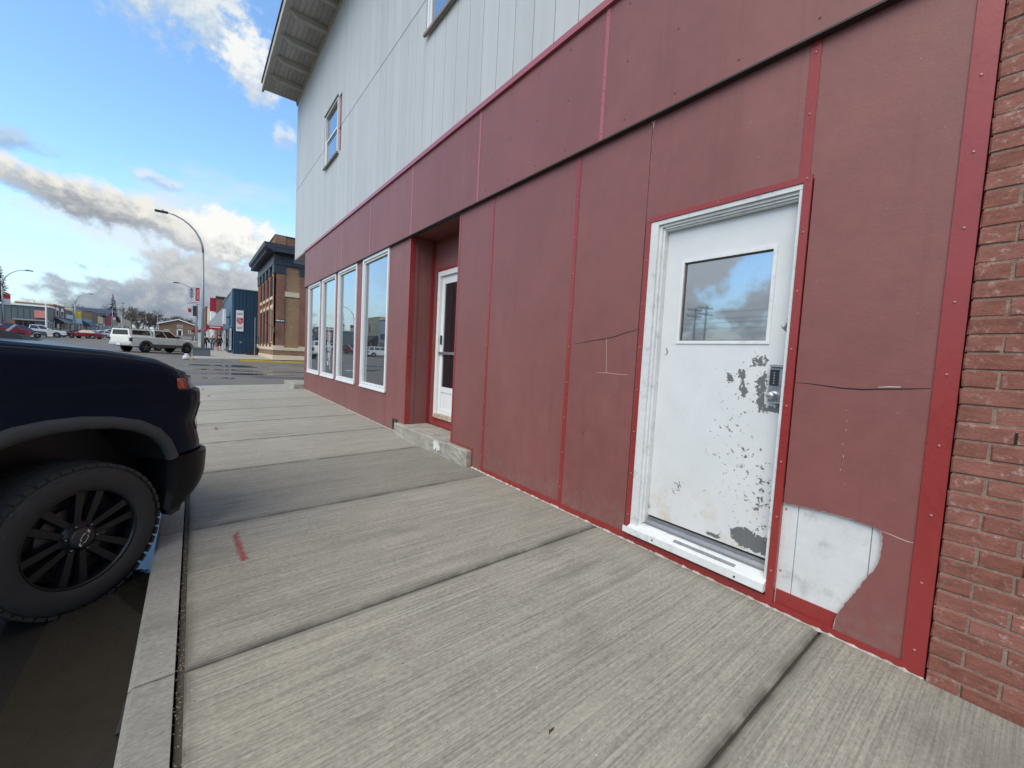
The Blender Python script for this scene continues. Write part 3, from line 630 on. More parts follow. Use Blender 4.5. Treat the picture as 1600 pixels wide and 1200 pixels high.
MB().prism([(BX - 0.028, TZ - 0.008), (BX - 0.028, TZ + 0.05), (WX + 0.01, TZ + 0.085), (WX + 0.01, TZ - 0.008)], 'y', 0.195, 13.32).build('top_flashing', TRIM_P, bld)
box('soffit_panel', WX + 0.002, 16, 13.335, 15.08, TZ + 0.055, TZ + 0.079, SOFFIT, bld)
# siding boards, two lifts
for k in range(49):
    a = 0.2 + 0.305 * k; b = min(a + 0.305, 15.1)
    for z0, z1 in ((TZ + 0.088, 6.494), (6.506, 9.335)):
        rects = [(z0, z1)]
        for (wa, wb, w0, w1) in ((10.15, 11.3, 5.965, 7.21), (4.45, 5.6, 5.955, 7.20)):
            if b > wa + .01 and a < wb - .01:
                nr = []
                for q0, q1 in rects:
                    if q0 < w0 - .01: nr.append((q0, min(q1, w0)))
                    if q1 > w1 + .01: nr.append((max(q0, w1), q1))
                rects = nr
        for q0, q1 in rects:
            if q1 - q0 > 0.05: box('siding_board', WX, WX + 0.018, a + 0.0045, b - 0.0045, q0, q1, SIDING, bld, 0.002)
box('siding_joint', WX + 0.006, WX + 0.019, 0.2, 15.08, 6.4945, 6.5055, DARKMET, bld)
box('corner_board', WX - 0.001, WX + 0.08, 15.081, 15.10, TZ + 0.088, 9.335, SIDING, bld)
TANM = M('weathered sill', (0.22, 0.195, 0.165, 1), 0.8, 0.4, 6)
def sash_window(ya, yb, za, zb):
    o = MB().box(WX - 0.03, WX + 0.05, ya, ya + 0.05, za, zb).box(WX - 0.03, WX + 0.05, yb - 0.05, yb, za, zb).box(WX - 0.03, WX + 0.05, ya + 0.05, yb - 0.05, zb - 0.05, zb).box(WX - 0.03, WX + 0.05, ya + 0.05, yb - 0.05, za, za + 0.05).build('window', WHITE, bld)
    o['_w'] = (8.0, 7.0, 0.2)
    zm = (za + zb) / 2
    MB().box(WX - 0.005, WX + 0.03, ya + 0.05, yb - 0.05, zm - 0.02, zm + 0.02).box(WX - 0.005, WX + 0.03, ya + 0.05, ya + 0.085, za + 0.05, zm - .02).box(WX - 0.005, WX + 0.03, yb - 0.085, yb - 0.05, za + 0.05, zm - .02).build('sash', WHITE, o)
    box('pane', WX + 0.018, WX + 0.03, ya + 0.052, yb - 0.052, zm + 0.021, zb - 0.052, GLASS, o); box('pane', WX + 0.012, WX + 0.024, ya + 0.086, yb - 0.086, za + 0.052, zm - 0.021, GLASS, o)
    box('sill', WX - 0.06, WX - 0.031, ya - 0.05, yb + 0.05, za - 0.03, za + 0.01, TANM, o); box('head_flashing', WX - 0.055, WX - 0.031, ya - 0.03, yb + 0.03, zb - 0.01, zb + 0.012, TANM, o)
sash_window(10.15, 11.30, 5.965, 7.21); sash_window(4.45, 5.60, 5.955, 7.20)
# eaves
for k in range(8):
    a = 1.672 + 0.112 * k; box('soffit_board', a + 0.003, a + 0.109, 0.0, 15.38, 9.40, 9.43, SOFFIT, bld)
for k in range(16):
    y = 14.35 - 0.98 * k
    if y < 0.2: break
    MB().prism([(1.76, 9.398), (1.76, 9.34), (1.90, 9.25), (2.55, 9.25), (2.55, 9.398)], 'y', y - 0.05, y + 0.05).build('rafter', SOFFIT, bld)
    MB().box(1.752, 1.759, y - 0.045, y + 0.045, 9.345, 9.395).build('rafter_tip', WHITE, bld)
box('frieze_board', WX - 0.03, WX + 0.02, 0.0, 15.2, 9.24, 9.398, SOFFIT, bld)
box('frieze_board', WX - 0.03, WX + 0.5, 15.11, 15.2, 9.20, 9.398, SOFFIT, bld)
box('fascia', 1.625, 1.67, 0.0, 15.40, 9.37, 9.60, FASCIA, bld); box('drip_moulding', 1.61, 1.675, 0.0, 15.41, 9.335, 9.3695, SOFFIT, bld)
MB().prism([(1.60, 9.601), (9.0, 11.4), (9.0, 11.5), (1.60, 9.66)], 'y', 0.0, 15.45).build('roof', ROOFING, bld)
MB().prism([(1.67, 9.44), (16, 9.44), (9, 11.3)], 'y', 14.9, 15.0).build('gable', SIDING, bld)

# shop windows
def shop_window(ya, yb):
    f = 0.05
    o = MB().box(WX - 0.022, WX + 0.06, ya, ya + f, WZ0, WZ1 - .004).box(WX - 0.022, WX + 0.06, yb - f, yb, WZ0, WZ1 - .004).box(WX - 0.022, WX + 0.06, ya + f, yb - f, WZ1 - f, WZ1 - .004).box(WX - 0.022, WX + 0.06, ya + f, yb - f, WZ0, WZ0 + f).build('shop_window', WHITE, bld); o['_w'] = (8.0, 7.0, 0.2)
    i0, i1, j0, j1 = ya + f + .006, yb - f - .006, WZ0 + f + .006, WZ1 - f - .006; t = 0.028
    MB().box(WX + 0.0, WX + 0.06, i0, i0 + t, j0, j1).box(WX + 0.0, WX + 0.06, i1 - t, i1, j0, j1).box(WX, WX + 0.06, i0 + t, i1 - t, j1 - t, j1).box(WX, WX + 0.06, i0 + t, i1 - t, j0, j0 + t).build('inner_frame', WHITE, o)
    MB().box(WX + 0.014, WX + 0.06, i0 - .004, i0, j0, j1).box(WX + .014, WX + .06, i1, i1 + .004, j0, j1).build('gasket', BLACK, o)
    box('pane', WX + 0.035, WX + 0.045, i0 + t, i1 - t, j0 + t, j1 - t, GLASS, o)
    box('window_sill', WX - 0.03, WX - 0.0225, ya - 0.01, yb + 0.01, WZ0 - 0.012, WZ0 + 0.02, WHITE, o)
    return o
wins = [shop_window(*q) for q in MBv]
# looping white drawing on the second window from the corner
FROST = M('white window paint', (0.7, 0.72, 0.72, 1), 0.8, 0.2)
mbf = MB()
for (cy, cz, r0) in ((10.72, 1.72, 0.11), (10.62, 1.45, 0.10), (10.75, 1.25, 0.09)):
    mbf.tube([(WX + 0.033, cy + r0 * math.cos(t * .5), cz + 1.6 * r0 * math.sin(t * .5)) for t in range(13)], 0.006, 4)
mbf.tube([(WX + .033, 10.55, 1.0), (WX + .033, 10.68, 1.5), (WX + .033, 10.62, 2.0)], 0.005, 4)
mbf.build('window_drawing', FROST, wins[2])

# recessed entry
RX = 2.99
box('recess_side', WX + 0.003, RX + 0.05, 5.972, 6.02, 0.40, BZ + 0.06, PANEL_D, bld); box('recess_face', WX + 0.135, RX + 0.04, 5.9515, 5.9715, 0.40, BZ + 0.055, PANEL_D, bld)
box('recess_side', WX + 0.13, RX + 0.05, 4.43, 4.483, 0.40, BZ + 0.06, PANEL_D, bld)
box('recess_ceiling', WX + 0.03, RX + 0.06, 4.486, 5.95, BZ + 0.03, BZ + 0.058, PANEL_D, bld)
box('trim_strip', WX + 0.002, WX + 0.075, 5.935, 5.9375, 0.402, BZ, TRIM, bld); box('trim_strip', RX - 0.06, RX - 0.001, 5.944, 5.951, 0.402, BZ + .02, TRIM, bld)
box('recess_face', WX + 0.02, WX + 0.136, 5.9395, 5.9515, 0.401, BZ + .02, PANEL_D, bld)
DY0, DY1, DZ0, DZ1 = 4.86, 5.787, 0.53, 2.77
MB().box(RX, RX + 0.07, DY1 + 0.04, 5.952, 0.40, BZ + .03).box(RX, RX + 0.07, 4.47, DY0 - .04, 0.40, BZ + .03).box(RX, RX + 0.07, DY0 - .04, DY1 + 0.04, DZ1 + .04, BZ + .03).build('recess_back', PANEL_D, bld)
MB().box(RX - 0.01, RX + .03, DY1 + 0.002, DY1 + 0.042, 0.42, DZ1 + .05).box(RX - 0.01, RX + .03, DY0 - 0.042, DY0 - 0.002, 0.42, DZ1 + .05).box(RX - .01, RX + .03, DY0 - 0.002, DY1 + 0.002, DZ1 + .008, DZ1 + .05).box(RX - .012, RX + .03, DY0 - .042, DY1 + .042, 0.40, DZ0 - .002).build('entry_trim', TRIM, bld)
ed = MB().box(RX - 0.02, RX + 0.07, DY0, DY0 + 0.07, DZ0, DZ1).box(RX - 0.02, RX + 0.07, DY1 - 0.07, DY1, DZ0, DZ1).box(RX - 0.02, RX + 0.07, DY0 + .07, DY1 - .07, DZ1 - 0.07, DZ1).build('entry_door', WHITE, bld); ed['_w'] = (8.0, 7.0, 0.2); ed['label'] = 'white storm door with two glass lights in a worn frame'
LY0, LY1, LX = DY0 + 0.075, DY1 - 0.075, RX + 0.02
mb = MB(); s_ = 0.085
mb.box(LX, LX + 0.035, LY0, LY0 + s_, DZ0 + .06, DZ1 - .075).box(LX, LX + 0.035, LY1 - s_, LY1, DZ0 + .06, DZ1 - .075).box(LX, LX + .035, LY0 + s_, LY1 - s_, DZ1 - .19, DZ1 - .075).box(LX, LX + .035, LY0 + s_, LY1 - s_, 0.93, 1.01).box(LX, LX + .035, LY0 + s_, LY1 - s_, DZ0 + .06, DZ0 + .13)
mb.build('door_leaf', WHITE, ed)
box('kick_panel', LX + 0.012, LX + 0.03, LY0 + s_, LY1 - s_, DZ0 + .131, 0.929, WHITE, ed)
box('glass_pane', LX + 0.014, LX + 0.022, LY0 + s_, LY1 - s_, 1.55, DZ1 - .191, GLASS_E, ed); box('glass_pane', LX + 0.014, LX + 0.022, LY0 + s_, LY1 - s_, 1.011, 1.508, GLASS_E, ed)
box('push_bar', LX - 0.03, LX + 0.013, LY0 + .02, LY1 - .0, 1.509, 1.548, SILVER, ed, 0.006); box('latch', LX - 0.025, LX - .001, LY1 - 0.06, LY1 - 0.03, 1.66, 1.80, DARKMET, ed, 0.004)
box('threshold', RX - 0.045, RX + 0.06, DY0 + .07, DY1 - .07, DZ0 + 0.0, DZ0 + 0.058, M('rusted worn threshold', (0.42, 0.34, 0.26, 1), 0.8, 0.6, 12, dirt=.5), ed)
# concrete step in two pieces
def rough_block(name, x0, x1, y0, y1, z0, z1, seed, amp=0.007):
    bm = bmesh.new(); bmesh.ops.create_cube(bm, size=1.0)
    for v in bm.verts: v.co = Vector((x0 + (x1-x0)*(v.co.x+.5), y0 + (y1-y0)*(v.co.y+.5), z0 + (z1-z0)*(v.co.z+.5)))
    bmesh.ops.bevel(bm, geom=bm.edges[:], offset=0.014, segments=1, affect='EDGES')
    bmesh.ops.subdivide_edges(bm, edges=[e for e in bm.edges if e.calc_length() > 0.12], cuts=6, use_grid_fill=True)
    r = random.Random(seed)
    for v in bm.verts: v.co += Vector((r.uniform(-amp, amp), r.uniform(-amp, amp) * .5, r.uniform(-amp, amp) * .5))
    mb = MB(); mb.addbm(bm); return mb.build(name, STEPC, bld)
rough_block('step', 2.492, RX - 0.013, 4.50, 6.17, 0.1, 0.396, 1, 0.004)
rough_block('step_end', 2.500, 2.63, 4.005, 4.494, 0.1, 0.402, 2, 0.006)
MB().prism([(4.60, .30), (4.63, .345), (4.66, .385), (4.72, .38), (4.78, .388), (4.81, .35), (4.79, .32), (4.80, .27), (4.75, .25), (4.73, .29), (4.69, .24), (4.66, .28), (4.63, .26)], 'x', 2.4855, 2.489).build('paint_splash', M('white paint splash', (0.62, 0.62, 0.6, 1), 0.8, 0.5, 9, dirt=.7), bld)
# small open vent beside the step
vt = MB().box(WX - 0.006, WX + 0.0, 6.195, 6.215, 0.262, 0.43).box(WX - .006, WX, 6.40, 6.42, 0.262, 0.43).box(WX - .006, WX, 6.215, 6.40, 0.415, 0.43).build('vent', DARKMET, bld); vt['_w'] = (8.0, 7.0, 0.2)
box('vent_hole', WX - 0.003, WX + 0.001, 6.215, 6.40, 0.262, 0.414, CRACK, vt); box('vent_slat', WX - 0.007, WX - .004, 6.30, 6.315, 0.262, 0.414, GALV, vt)
# corner step at the far end
rough_block('corner_step', 2.30, 3.4, 13.36, 14.95, 0.1, zs(2.4, 14) + 0.14, 4, 0.004)

# flaking white side door
dr = MB()
# stepped left jamb and head
dr.box(WX - 0.006, WX + 0.05, 1.708, 1.767, 0.30, 2.515).box(WX + 0.012, WX + 0.07, 1.688, 1.7075, 0.30, 2.486).box(WX + 0.028, WX + 0.09, 1.672, 1.6875, 0.36, 2.47)
dr.box(WX - 0.006, WX + 0.05, 0.846, 1.7075, 2.488, 2.515).box(WX + 0.010, WX + .07, 0.846, 1.6875, 2.470, 2.4875).box(WX + 0.022, WX + .08, 0.846, 1.6715, 2.456, 2.4695).box(WX + .034, WX + .09, 0.846, 1.6715, 2.446, 2.4555)
dr.box(WX - 0.004, WX + 0.05, 0.8465, 0.862, 0.30, 2.4875)
door = dr.build('door', M('worn white casing', (0.64, 0.655, 0.645, 1), 0.55, 0.14, 5, 40, 0.2, dirt=0.35), bld); door['_w'] = (8.0, 7.0, 0.2); door['label'] = 'white door with a high square window, paint flaked to grey'
LXd = WX + 0.07
gy0, gy1, gz0, gz1 = 0.972, 1.548, 1.668, 2.228
MB().box(LXd, LXd + 0.045, 0.864, gy0, 0.412, 2.444).box(LXd, LXd + 0.045, gy1, 1.671, 0.412, 2.444).box(LXd, LXd + .045, gy0, gy1, gz1, 2.444).box(LXd, LXd + .045, gy0, gy1, 0.412, gz0).build('door_leaf', DOORP, door)
t = 0.016
MB().box(LXd - 0.008, LXd + 0.02, gy0 - .004, gy0 + t, gz0 - .004, gz1 + .004).box(LXd - 0.008, LXd + 0.02, gy1 - t, gy1 + .004, gz0 - .004, gz1 + .004).box(LXd - .008, LXd + .02, gy0 + t, gy1 - t, gz1 - t, gz1 + .004).box(LXd - .008, LXd + .02, gy0 + t, gy1 - t, gz0 - .004, gz0 + t).build('glazing_bead', SILL, door)
MB().box(LXd + 0.006, LXd + .024, gy0 + t, gy0 + t + .006, gz0 + t, gz1 - t).box(LXd + .006, LXd + .024, gy1 - t - .008, gy1 - t, gz0 + t, gz1 - t).box(LXd + .006, LXd + .024, gy0 + t, gy1 - t, gz1 - t - .008, gz1 - t).box(LXd + .006, LXd + .024, gy0 + t, gy1 - t, gz0 + t, gz0 + t + .006).build('putty', M('cracked brown putty', (0.12, 0.10, 0.08, 1), 0.9, 0.6, 20), door)
box('glass_pane', LXd + 0.014, LXd + 0.022, gy0 + t, gy1 - t, gz0 + t, gz1 - t, GLASS_D, door)
# push-button lock
MB().box(LXd - 0.036, LXd - .001, 0.865, 0.944, 1.326, 1.530, 0.006).build('lock_body', SILVER, door)
box('lock_hood', LXd - 0.05, LXd - 0.0, 0.864, 0.940, 1.5305, 1.545, SILVER, door, 0.004)
box('keypad', LXd - 0.039, LXd - 0.0365, 0.890, 0.937, 1.425, 1.517, BLACK, door, 0.001)
for k in range(5): MB().lathe([(0, -0.005), (0.0045, -0.005), (0.0055, 0)], 10, 'x', (LXd - 0.0392, 0.914, 1.440 + 0.0145 * k)).build('lock_button', SILVER, door)
MB().lathe([(0, -0.05), (0.016, -0.05), (0.021, -0.044), (0.023, -0.012), (0.026, 0)], 20, 'x', (LXd - 0.036, 0.914, 1.370)).build('lock_knob', SILVER, door, True)
# sloping sill and metal threshold
MB().prism([(WX - 0.045, 0.262), (WX - 0.045, 0.305), (WX - 0.035, 0.312), (LXd - 0.005, 0.352), (LXd - 0.005, 0.262)], 'y', 0.846, 1.7675).build('sill', SILL, door)
MB().box(WX - 0.05, WX - 0.0455, 0.846, 1.80, 0.268, 0.312).build('sill_nosing', SILL, door)
MB().prism([(LXd - 0.03, 0.3485), (LXd - 0.03, 0.362), (LXd - 0.012, 0.378), (LXd - 0.004, 0.378), (LXd + 0.0, 0.398), (LXd + 0.05, 0.398), (LXd + .05, 0.34)], 'y', 0.848, 1.671).build('threshold', GALV, door)
MB().prism([(WX - 0.012, 0.3205), (WX - 0.012, 0.322), (WX + 0.012, 0.3325), (WX + 0.012, 0.331)], 'y', 1.02, 1.42).build('scuff', M('grey scuffed metal', (0.22, 0.24, 0.25, 1), 0.7, 0.6, 14, dirt=.3), door)
box('core_behind', LXd + 0.046, LXd + 0.06, 0.846, 1.785, 0.2, 2.53, SHADE_IN, door)
rivets(bld, [(WX - 0.0505, 1.55, 0.29), (WX - 0.0505, 1.0, 0.285)], 'screw', SCME)

# cracks and chips in the panels
def crack(pts, wd, mat=CRACK, name='crack', x=WX - 0.0012):
    L = []; n = len(pts)
    rows = [[(x, y, z - wd * math.sin(math.pi * (i + .3) / n) - .0004), (x, y, z + wd * math.sin(math.pi * (i + .3) / n) + .0004)] for i, (y, z) in enumerate(pts)]
    return MB().grid(rows).build(name, mat, bld)
crack([(2.455, 1.657), (2.35, 1.665), (2.25, 1.682), (2.106, 1.698), (2.03, 1.712), (1.95, 1.735), (1.87, 1.752), (1.80, 1.768)], 0.003)
mbk = MB().grid([[(WX - .0014, 2.1045 - .004 * k, 1.698 - .0545 * k), (WX - .0014, 2.108 - .004 * k, 1.698 - .0545 * k)] for k in range(6)]).build('crack', CHIP, bld)
crack([(2.20, 1.423), (2.15, 1.426), (2.08, 1.428), (2.0, 1.425), (1.93, 1.424), (1.88, 1.426)], 0.0016, CHIP, 'chip')
crack([(0.80, 1.452), (0.75, 1.452), (0.68, 1.447), (0.6, 1.44), (0.52, 1.44), (0.45, 1.448), (0.38, 1.455), (0.32, 1.462), (0.285, 1.466)], 0.0028)
crack([(0.46, 1.456), (0.42, 1.462), (0.38, 1.464)], 0.003, CHIP, 'chip')
crack([(0.396, 0.778), (0.36, 0.775), (0.33, 0.768), (0.30, 0.764), (0.28, 0.765)], 0.002, CHIP, 'chip')
crack([(1.62, 0.51), (1.618, 0.5), (1.615, 0.47)], 0.001, CRACK)
cr2 = random.Random(11)
for k in range(26):       # chipped line of old fixings and scattered knocks
    y, z = (1.812 + cr2.uniform(-.003, .003), cr2.uniform(2.6, 3.2)) if k < 12 else (0.565 + cr2.uniform(-.004, .004), cr2.uniform(0.95, 1.4)) if k < 19 else (cr2.uniform(1.9, 3.9), cr2.uniform(0.3, 0.55))
    s1, s2 = cr2.uniform(.0008, .002), cr2.uniform(.003, .008)
    MB().add([(WX - .0011, y - s1, z - s2), (WX - .0011, y + s1, z - s2 * .6), (WX - .0011, y + s1 * .6, z + s2), (WX - .0011, y - s1 * .8, z + s2 * .7)], [(0, 3, 2, 1)]).build('chip', CHIP, bld)
crack([(2.30, 0.9), (2.285, 0.915), (2.275, 0.935), (2.265, 0.94)], 0.002)
MB().add([(WX - .0012, 1.8195, 3.22), (WX - .0012, 1.835, 3.235), (WX - .0012, 1.80, 3.237), (WX - .0012, 1.812, 3.18)], [(0, 1, 2, 3)]).build('chip', CHIP, bld)

# ------------------------------------------------------------------ brick building on the right
bb = thing('brick_building', 'worn red-brown brick wall adjoining the maroon storefront', 'building', (8.0, -4.0, 0.2), world=True)
def mat_brick():
    m, nt, b = mk('old red-brown brick'); p = pos(nt)
    r = N(nt, 'ShaderNodeObjectInfo').outputs['Random']
    n1 = noise(nt, vscale(nt, p, (1, 1, 2.6)), 14.0, 6.0, 0.65); n2 = noise(nt, p, 110.0, 4.0, 0.7)
    f = mth(nt, 'MULTIPLY_ADD', r, 0.25, mth(nt, 'MULTIPLY_ADD', n1, 0.95, mth(nt, 'MULTIPLY', n2, 0.45)))
    c = mix(nt, mth(nt, 'MULTIPLY', r, 0.8), tint(nt, (0.265, 0.102, 0.072), mth(nt, 'ADD', f, 0.06)), tint(nt, (0.245, 0.104, 0.080), mth(nt, 'ADD', f, 0.06)))
    ef = mrange(nt, noise(nt, p, 30.0, 7.0, 0.75), 0.54, 0.72)
    c = mix(nt, mth(nt, 'MULTIPLY', ef, mth(nt, 'MULTIPLY_ADD', r, 0.6, 0.22)), c, (0.50, 0.41, 0.37))
    setb(nt, b, col=c, rough=0.85, nrm=bump(nt, mth(nt, 'ADD', n1, mth(nt, 'MULTIPLY', n2, 0.6)), 0.5, 0.006), spec=0.3)
    return m
BRICK = mat_brick(); MORTAR = M('pale mortar', (0.25, 0.175, 0.135, 1), 0.95, 0.5, 30, 120, 0.6, dirt=.4)
BXF = WX - 0.016
CH = 0.0733; z_0 = 0.232 - CH
box('wall', BXF + 0.0045, 14, -8.0, 0.188, -0.1, 9.0, MORTAR, bb)
br_r = random.Random(21); variants = []
for L in (0.2025, 0.0965):
    for v in range(4):
        bm = bmesh.new(); bmesh.ops.create_cube(bm, size=1.0)
        for q in bm.verts: q.co = Vector((q.co.x * 0.06, q.co.y * L, q.co.z * (CH - 0.0065)))
        bmesh.ops.bevel(bm, geom=[e for e in bm.edges if all(x.co.x < 0 for x in e.verts)], offset=0.005, segments=1, affect='EDGES')
        for q in bm.verts: q.co += Vector((br_r.uniform(-.0014, .0014), br_r.uniform(-.002, .002), br_r.uniform(-.0016, .0016)))
        me = bpy.data.meshes.new('brick'); bm.to_mesh(me); bm.free(); me.materials.append(BRICK); variants.append((L, me))
full = [m_ for L, m_ in variants if L > 0.1]; half = [m_ for L, m_ in variants if L < 0.1]
rest_b = MB(); nb = 0
for k in range(-1, 118):
    z = z_0 + CH * (k + 0.5); y = 0.194; first = True; j = 0
    while y > -2.4:
        L = 0.0965 if (first and k % 2 == 0) else 0.2025
        yc = y - L / 2
        if not (k == -1 and y > 0.1):
            near = k < 44 and y > -0.95
            if near and nb < 299:
                o = bpy.data.objects.new('brick', br_r.choice(half if L < .1 else full)); link(o, bb)
                o.location = (BXF + 0.03 + br_r.uniform(-.0025, .0025) - 8.0, yc + 4.0, z - 0.2); o.rotation_euler = (br_r.uniform(-.008, .008), 0, br_r.uniform(-.006, .006)); nb += 1
            else: rest_b.box(BXF + br_r.uniform(-.002, .002), BXF + 0.05, yc - L / 2, yc + L / 2, z - CH / 2 + .005, z + CH / 2 - .005)
        y -= L + 0.008; first = False
o = rest_b.build('brick_courses', BRICK, bb); o['kind'] = 'stuff'
for (y, k) in ((-0.035, 8), (0.03, 15), (0.035, 24)): box('weep_hole', BXF - 0.004, BXF + 0.01, y - 0.004, y + 0.004, z_0 + CH * k + .01, z_0 + CH * k + .055, CRACK, bb)
# ------------------------------------------------------------------ near pickup truck
def mat_paint(name, col, rough=0.28, dirt=0.25, coat=0.6):
    m, nt, b = mk(name); p = objco(nt)
    g = mrange(nt, noise(nt, vscale(nt, p, (1, 1, 0.6)), 5.0, 6.0, 0.7), 0.40, 0.75)
    s = N(nt, 'ShaderNodeSeparateXYZ', {}, {0: p})
    lowz = mrange(nt, s.outputs[2], 1.2, 0.3)
    k = mth(nt, 'MULTIPLY', mth(nt, 'MULTIPLY_ADD', lowz, 0.7, 0.3), mth(nt, 'MULTIPLY', g, dirt))
    setb(nt, b, col=mix(nt, k, col, (0.16, 0.14, 0.11)), rough=mth(nt, 'MULTIPLY_ADD', k, 0.5, rough), coat=coat, coatr=mth(nt, 'MULTIPLY_ADD', k, 0.6, 0.04), spec=0.5 if coat > .3 else 0.08)
    return m
NAVY = mat_paint('black-blue truck paint', (0.0045, 0.0115, 0.025), 0.30, 0.02, 0.06)
PLAST = M('grey-black moulded plastic', (0.046, 0.054, 0.058, 1), 0.62, 0.25, 6, 90, 0.12, local=True)
TYRE = M('dusty tyre rubber', (0.034, 0.033, 0.031, 1), 0.85, 0.25, 8, 120, 0.25, local=True)
RIM = M('gloss black wheel', (0.0075, 0.008, 0.010, 1), 0.30, 0.02, 1, local=True, spec=0.35, coat=0.1)
AMBER = M('amber lamp lens', (0.50, 0.075, 0.02, 1), 0.22, 0.25, 30, local=True, coat=0.6)
CHROME = M('bright metal', (0.75, 0.76, 0.78, 1), 0.16, 0.03, metal=1.0)
def interp(tab, x):
    if x <= tab[0][0]: return tab[0][1]
    for (a, b), (c, d) in zip(tab[:-1], tab[1:]):
        if x <= c: return b + (d - b) * (x - a) / (c - a)
    return tab[-1][1]
def pickup_near():
    TH = rad(42); W0 = Vector((-0.475, 3.15, 0)); left = Vector((-math.sin(TH), math.cos(TH), 0))
    org = W0 + left * 1.0
    t = thing('pickup_truck', 'black pickup truck parked nose-in at the kerb beside the pavement', 'pickup truck', (org.x, org.y, -0.026), TH, 'vehicles parked along the street')
    PLAN = [(0.38, -1.0), (0.46, -1.0), (0.53, -0.994), (0.60, -0.980), (0.67, -0.952), (0.735, -0.908), (0.79, -0.845), (0.84, -0.74), (0.885, -0.56), (0.92, -0.3), (0.93, 0.0)]
    cum = [0]
    for a, b in zip(PLAN[:-1], PLAN[1:]): cum.append(cum[-1] + math.dist(a, b))
    PT = 0.735
    PROF = [(0.40, 0.63), (0.756, 0.765), (0.80, 0.765), (0.90, 0.740), (0.968, 0.725), (1.02, 0.745), (1.10, 0.768), (1.182, 0.768), (1.195, 0.74), (1.212, 0.702), (1.276, 0.690), (1.31, 0.688), (1.345, 0.676), (1.40, 0.66)]
    ZT = [(-5.0, 1.46), (-1.2, 1.485), (-0.9, 1.490), (-0.313, 1.487), (-0.104, 1.472), (0.156, 1.450), (0.30, 1.428), (0.40, 1.408), (0.49, 1.382), (0.60, 1.345), (0.70, 1.318), (0.80, 1.308), (0.95, 1.32)]
    def plan(s):
        for i in range(len(cum) - 1):
            if s <= cum[i+1] or i == len(cum) - 2:
                u = (s - cum[i]) / (cum[i+1] - cum[i]); a, b = PLAN[i], PLAN[i+1]
                tx, ty = b[0] - a[0], b[1] - a[1]; L = math.hypot(tx, ty)
                return a[0] + tx * u, a[1] + ty * u, ty / L, -tx / L       # point and outward normal
    def surf(s, z, out=0.0, prof=PROF, zt=None):
        if s < 0: px, py, nx, ny = 0.38 + s, -1.0, 0.0, -1.0
        else: px, py, nx, ny = plan(s)
        k = min(1.0, max(0.0, (px - 0.42) / 0.2))
        x = px + k * (interp(prof, z) - PT)
        y = py
        if zt is not None:
            d = zt - z; r = 0.0
            if d < 0.10: r = (0.060 if s < 0 else max(0.028, 0.060 - 0.16 * s)) * (1 - d / 0.10) ** 2
            x -= nx * r; y -= ny * r
        # faint crease along the flank
        y += 0.010 * math.exp(-((z - 1.13) / 0.07) ** 2) * (1 - k) - 0.006 * (z > 1.25) * (1 - k)
        return (x + nx * out, y + ny * out, z)
    AO = [(-0.60, 0.45), (-0.575, 0.75), (-0.54, 0.86), (-0.46, 0.98), (-0.38, 1.04), (-0.28, 1.072), (-0.15, 1.088), (0.0, 1.088), (0.15, 1.068), (0.29, 1.030), (0.40, 0.965), (0.47, 0.88), (0.505, 0.80), (0.520, 0.757)]
    AI = [(-0.53, 0.45), (-0.505, 0.75), (-0.475, 0.83), (-0.40, 0.925), (-0.33, 0.975), (-0.25, 1.004), (-0.14, 1.020), (0.0, 1.022), (0.14, 1.006), (0.26, 0.970), (0.36, 0.915), (0.425, 0.845), (0.455, 0.79), (0.468, 0.740)]
    def zb(x):
        if x < -0.60: return 0.45 if not (-4.35 < x < -3.15) else max(0.45, 0.45 + 0.60 * math.sqrt(max(0, 1 - ((x + 3.75) / 0.60) ** 2)))
        if x > 0.52: return 0.757
        return interp(AO, x) - 0.012
    def side(sg):
        cols = [x - 0.38 for x in frange(-5.0, -0.62, 0.12) + [-0.602, -0.59, -0.575, -0.56, -0.54] + frange(-0.5, 0.36, 0.05)] + frange(0.0, cum[-1], 0.02)
        rows = []
        for s in cols:
            px = 0.38 + s if s < 0 else plan(s)[0]
            zt = interp(ZT, px); z0 = min(zb(px), zt - 0.1); n = 22
            rows.append([surf(s, z0 + (zt - z0) * (k / n), 0, PROF, zt) for k in range(n + 1)])
        mb = MB().grid(rows if sg < 0 else [[(a, -b, c) for a, b, c in r] for r in rows])
        return mb, rows
    mr, rows = side(-1); ml, _ = side(1)
    o = mr.build('body_side', NAVY, t, True, True); o2 = ml.build('body_side', NAVY, t, True, True)
    for q in (o, o2):
        sd_ = q.modifiers.new('thick', 'SOLIDIFY'); sd_.thickness = 0.02; sd_.offset = -1
    # shut line between bonnet and wing
    gp = []
    for s in [x - 0.38 for x in frange(-0.8, 0.36, 0.08)] + frange(0.0, 0.5, 0.03):
        px = 0.38 + s if s < 0 else plan(s)[0]; zt = interp(ZT, px)
        gp.append([surf(s, zt - 0.030, 0.0012, PROF, zt), surf(s, zt - 0.024, 0.0012, PROF, zt)])
    MB().grid(gp).build('panel_gap', BLACK, t)
    # bonnet
    edge = [r[-1] for r in rows]; hr = []
    for (x, y, z) in edge:
        if x < -0.80: continue
        rr = []
        for k in range(17):
            u = -1 + 2 * k / 16; lift = 0.040 * (1 - u * u) * min(1, abs(y) / 0.9)
            dm = min(1, max(0, (0.62 - abs(u)) / 0.10)) * min(1, max(0, (0.35 - x) / 0.5)) * 0.022
            rr.append((x - 0.0 * u, -y * u if False else y * -u, z + lift + dm + (0.004 if abs(u) < 1 else 0)))
        hr.append(rr)
    MB().grid(hr).build('hood', NAVY, t, True, True)
    # dark raised vent on the bonnet
    vr = []
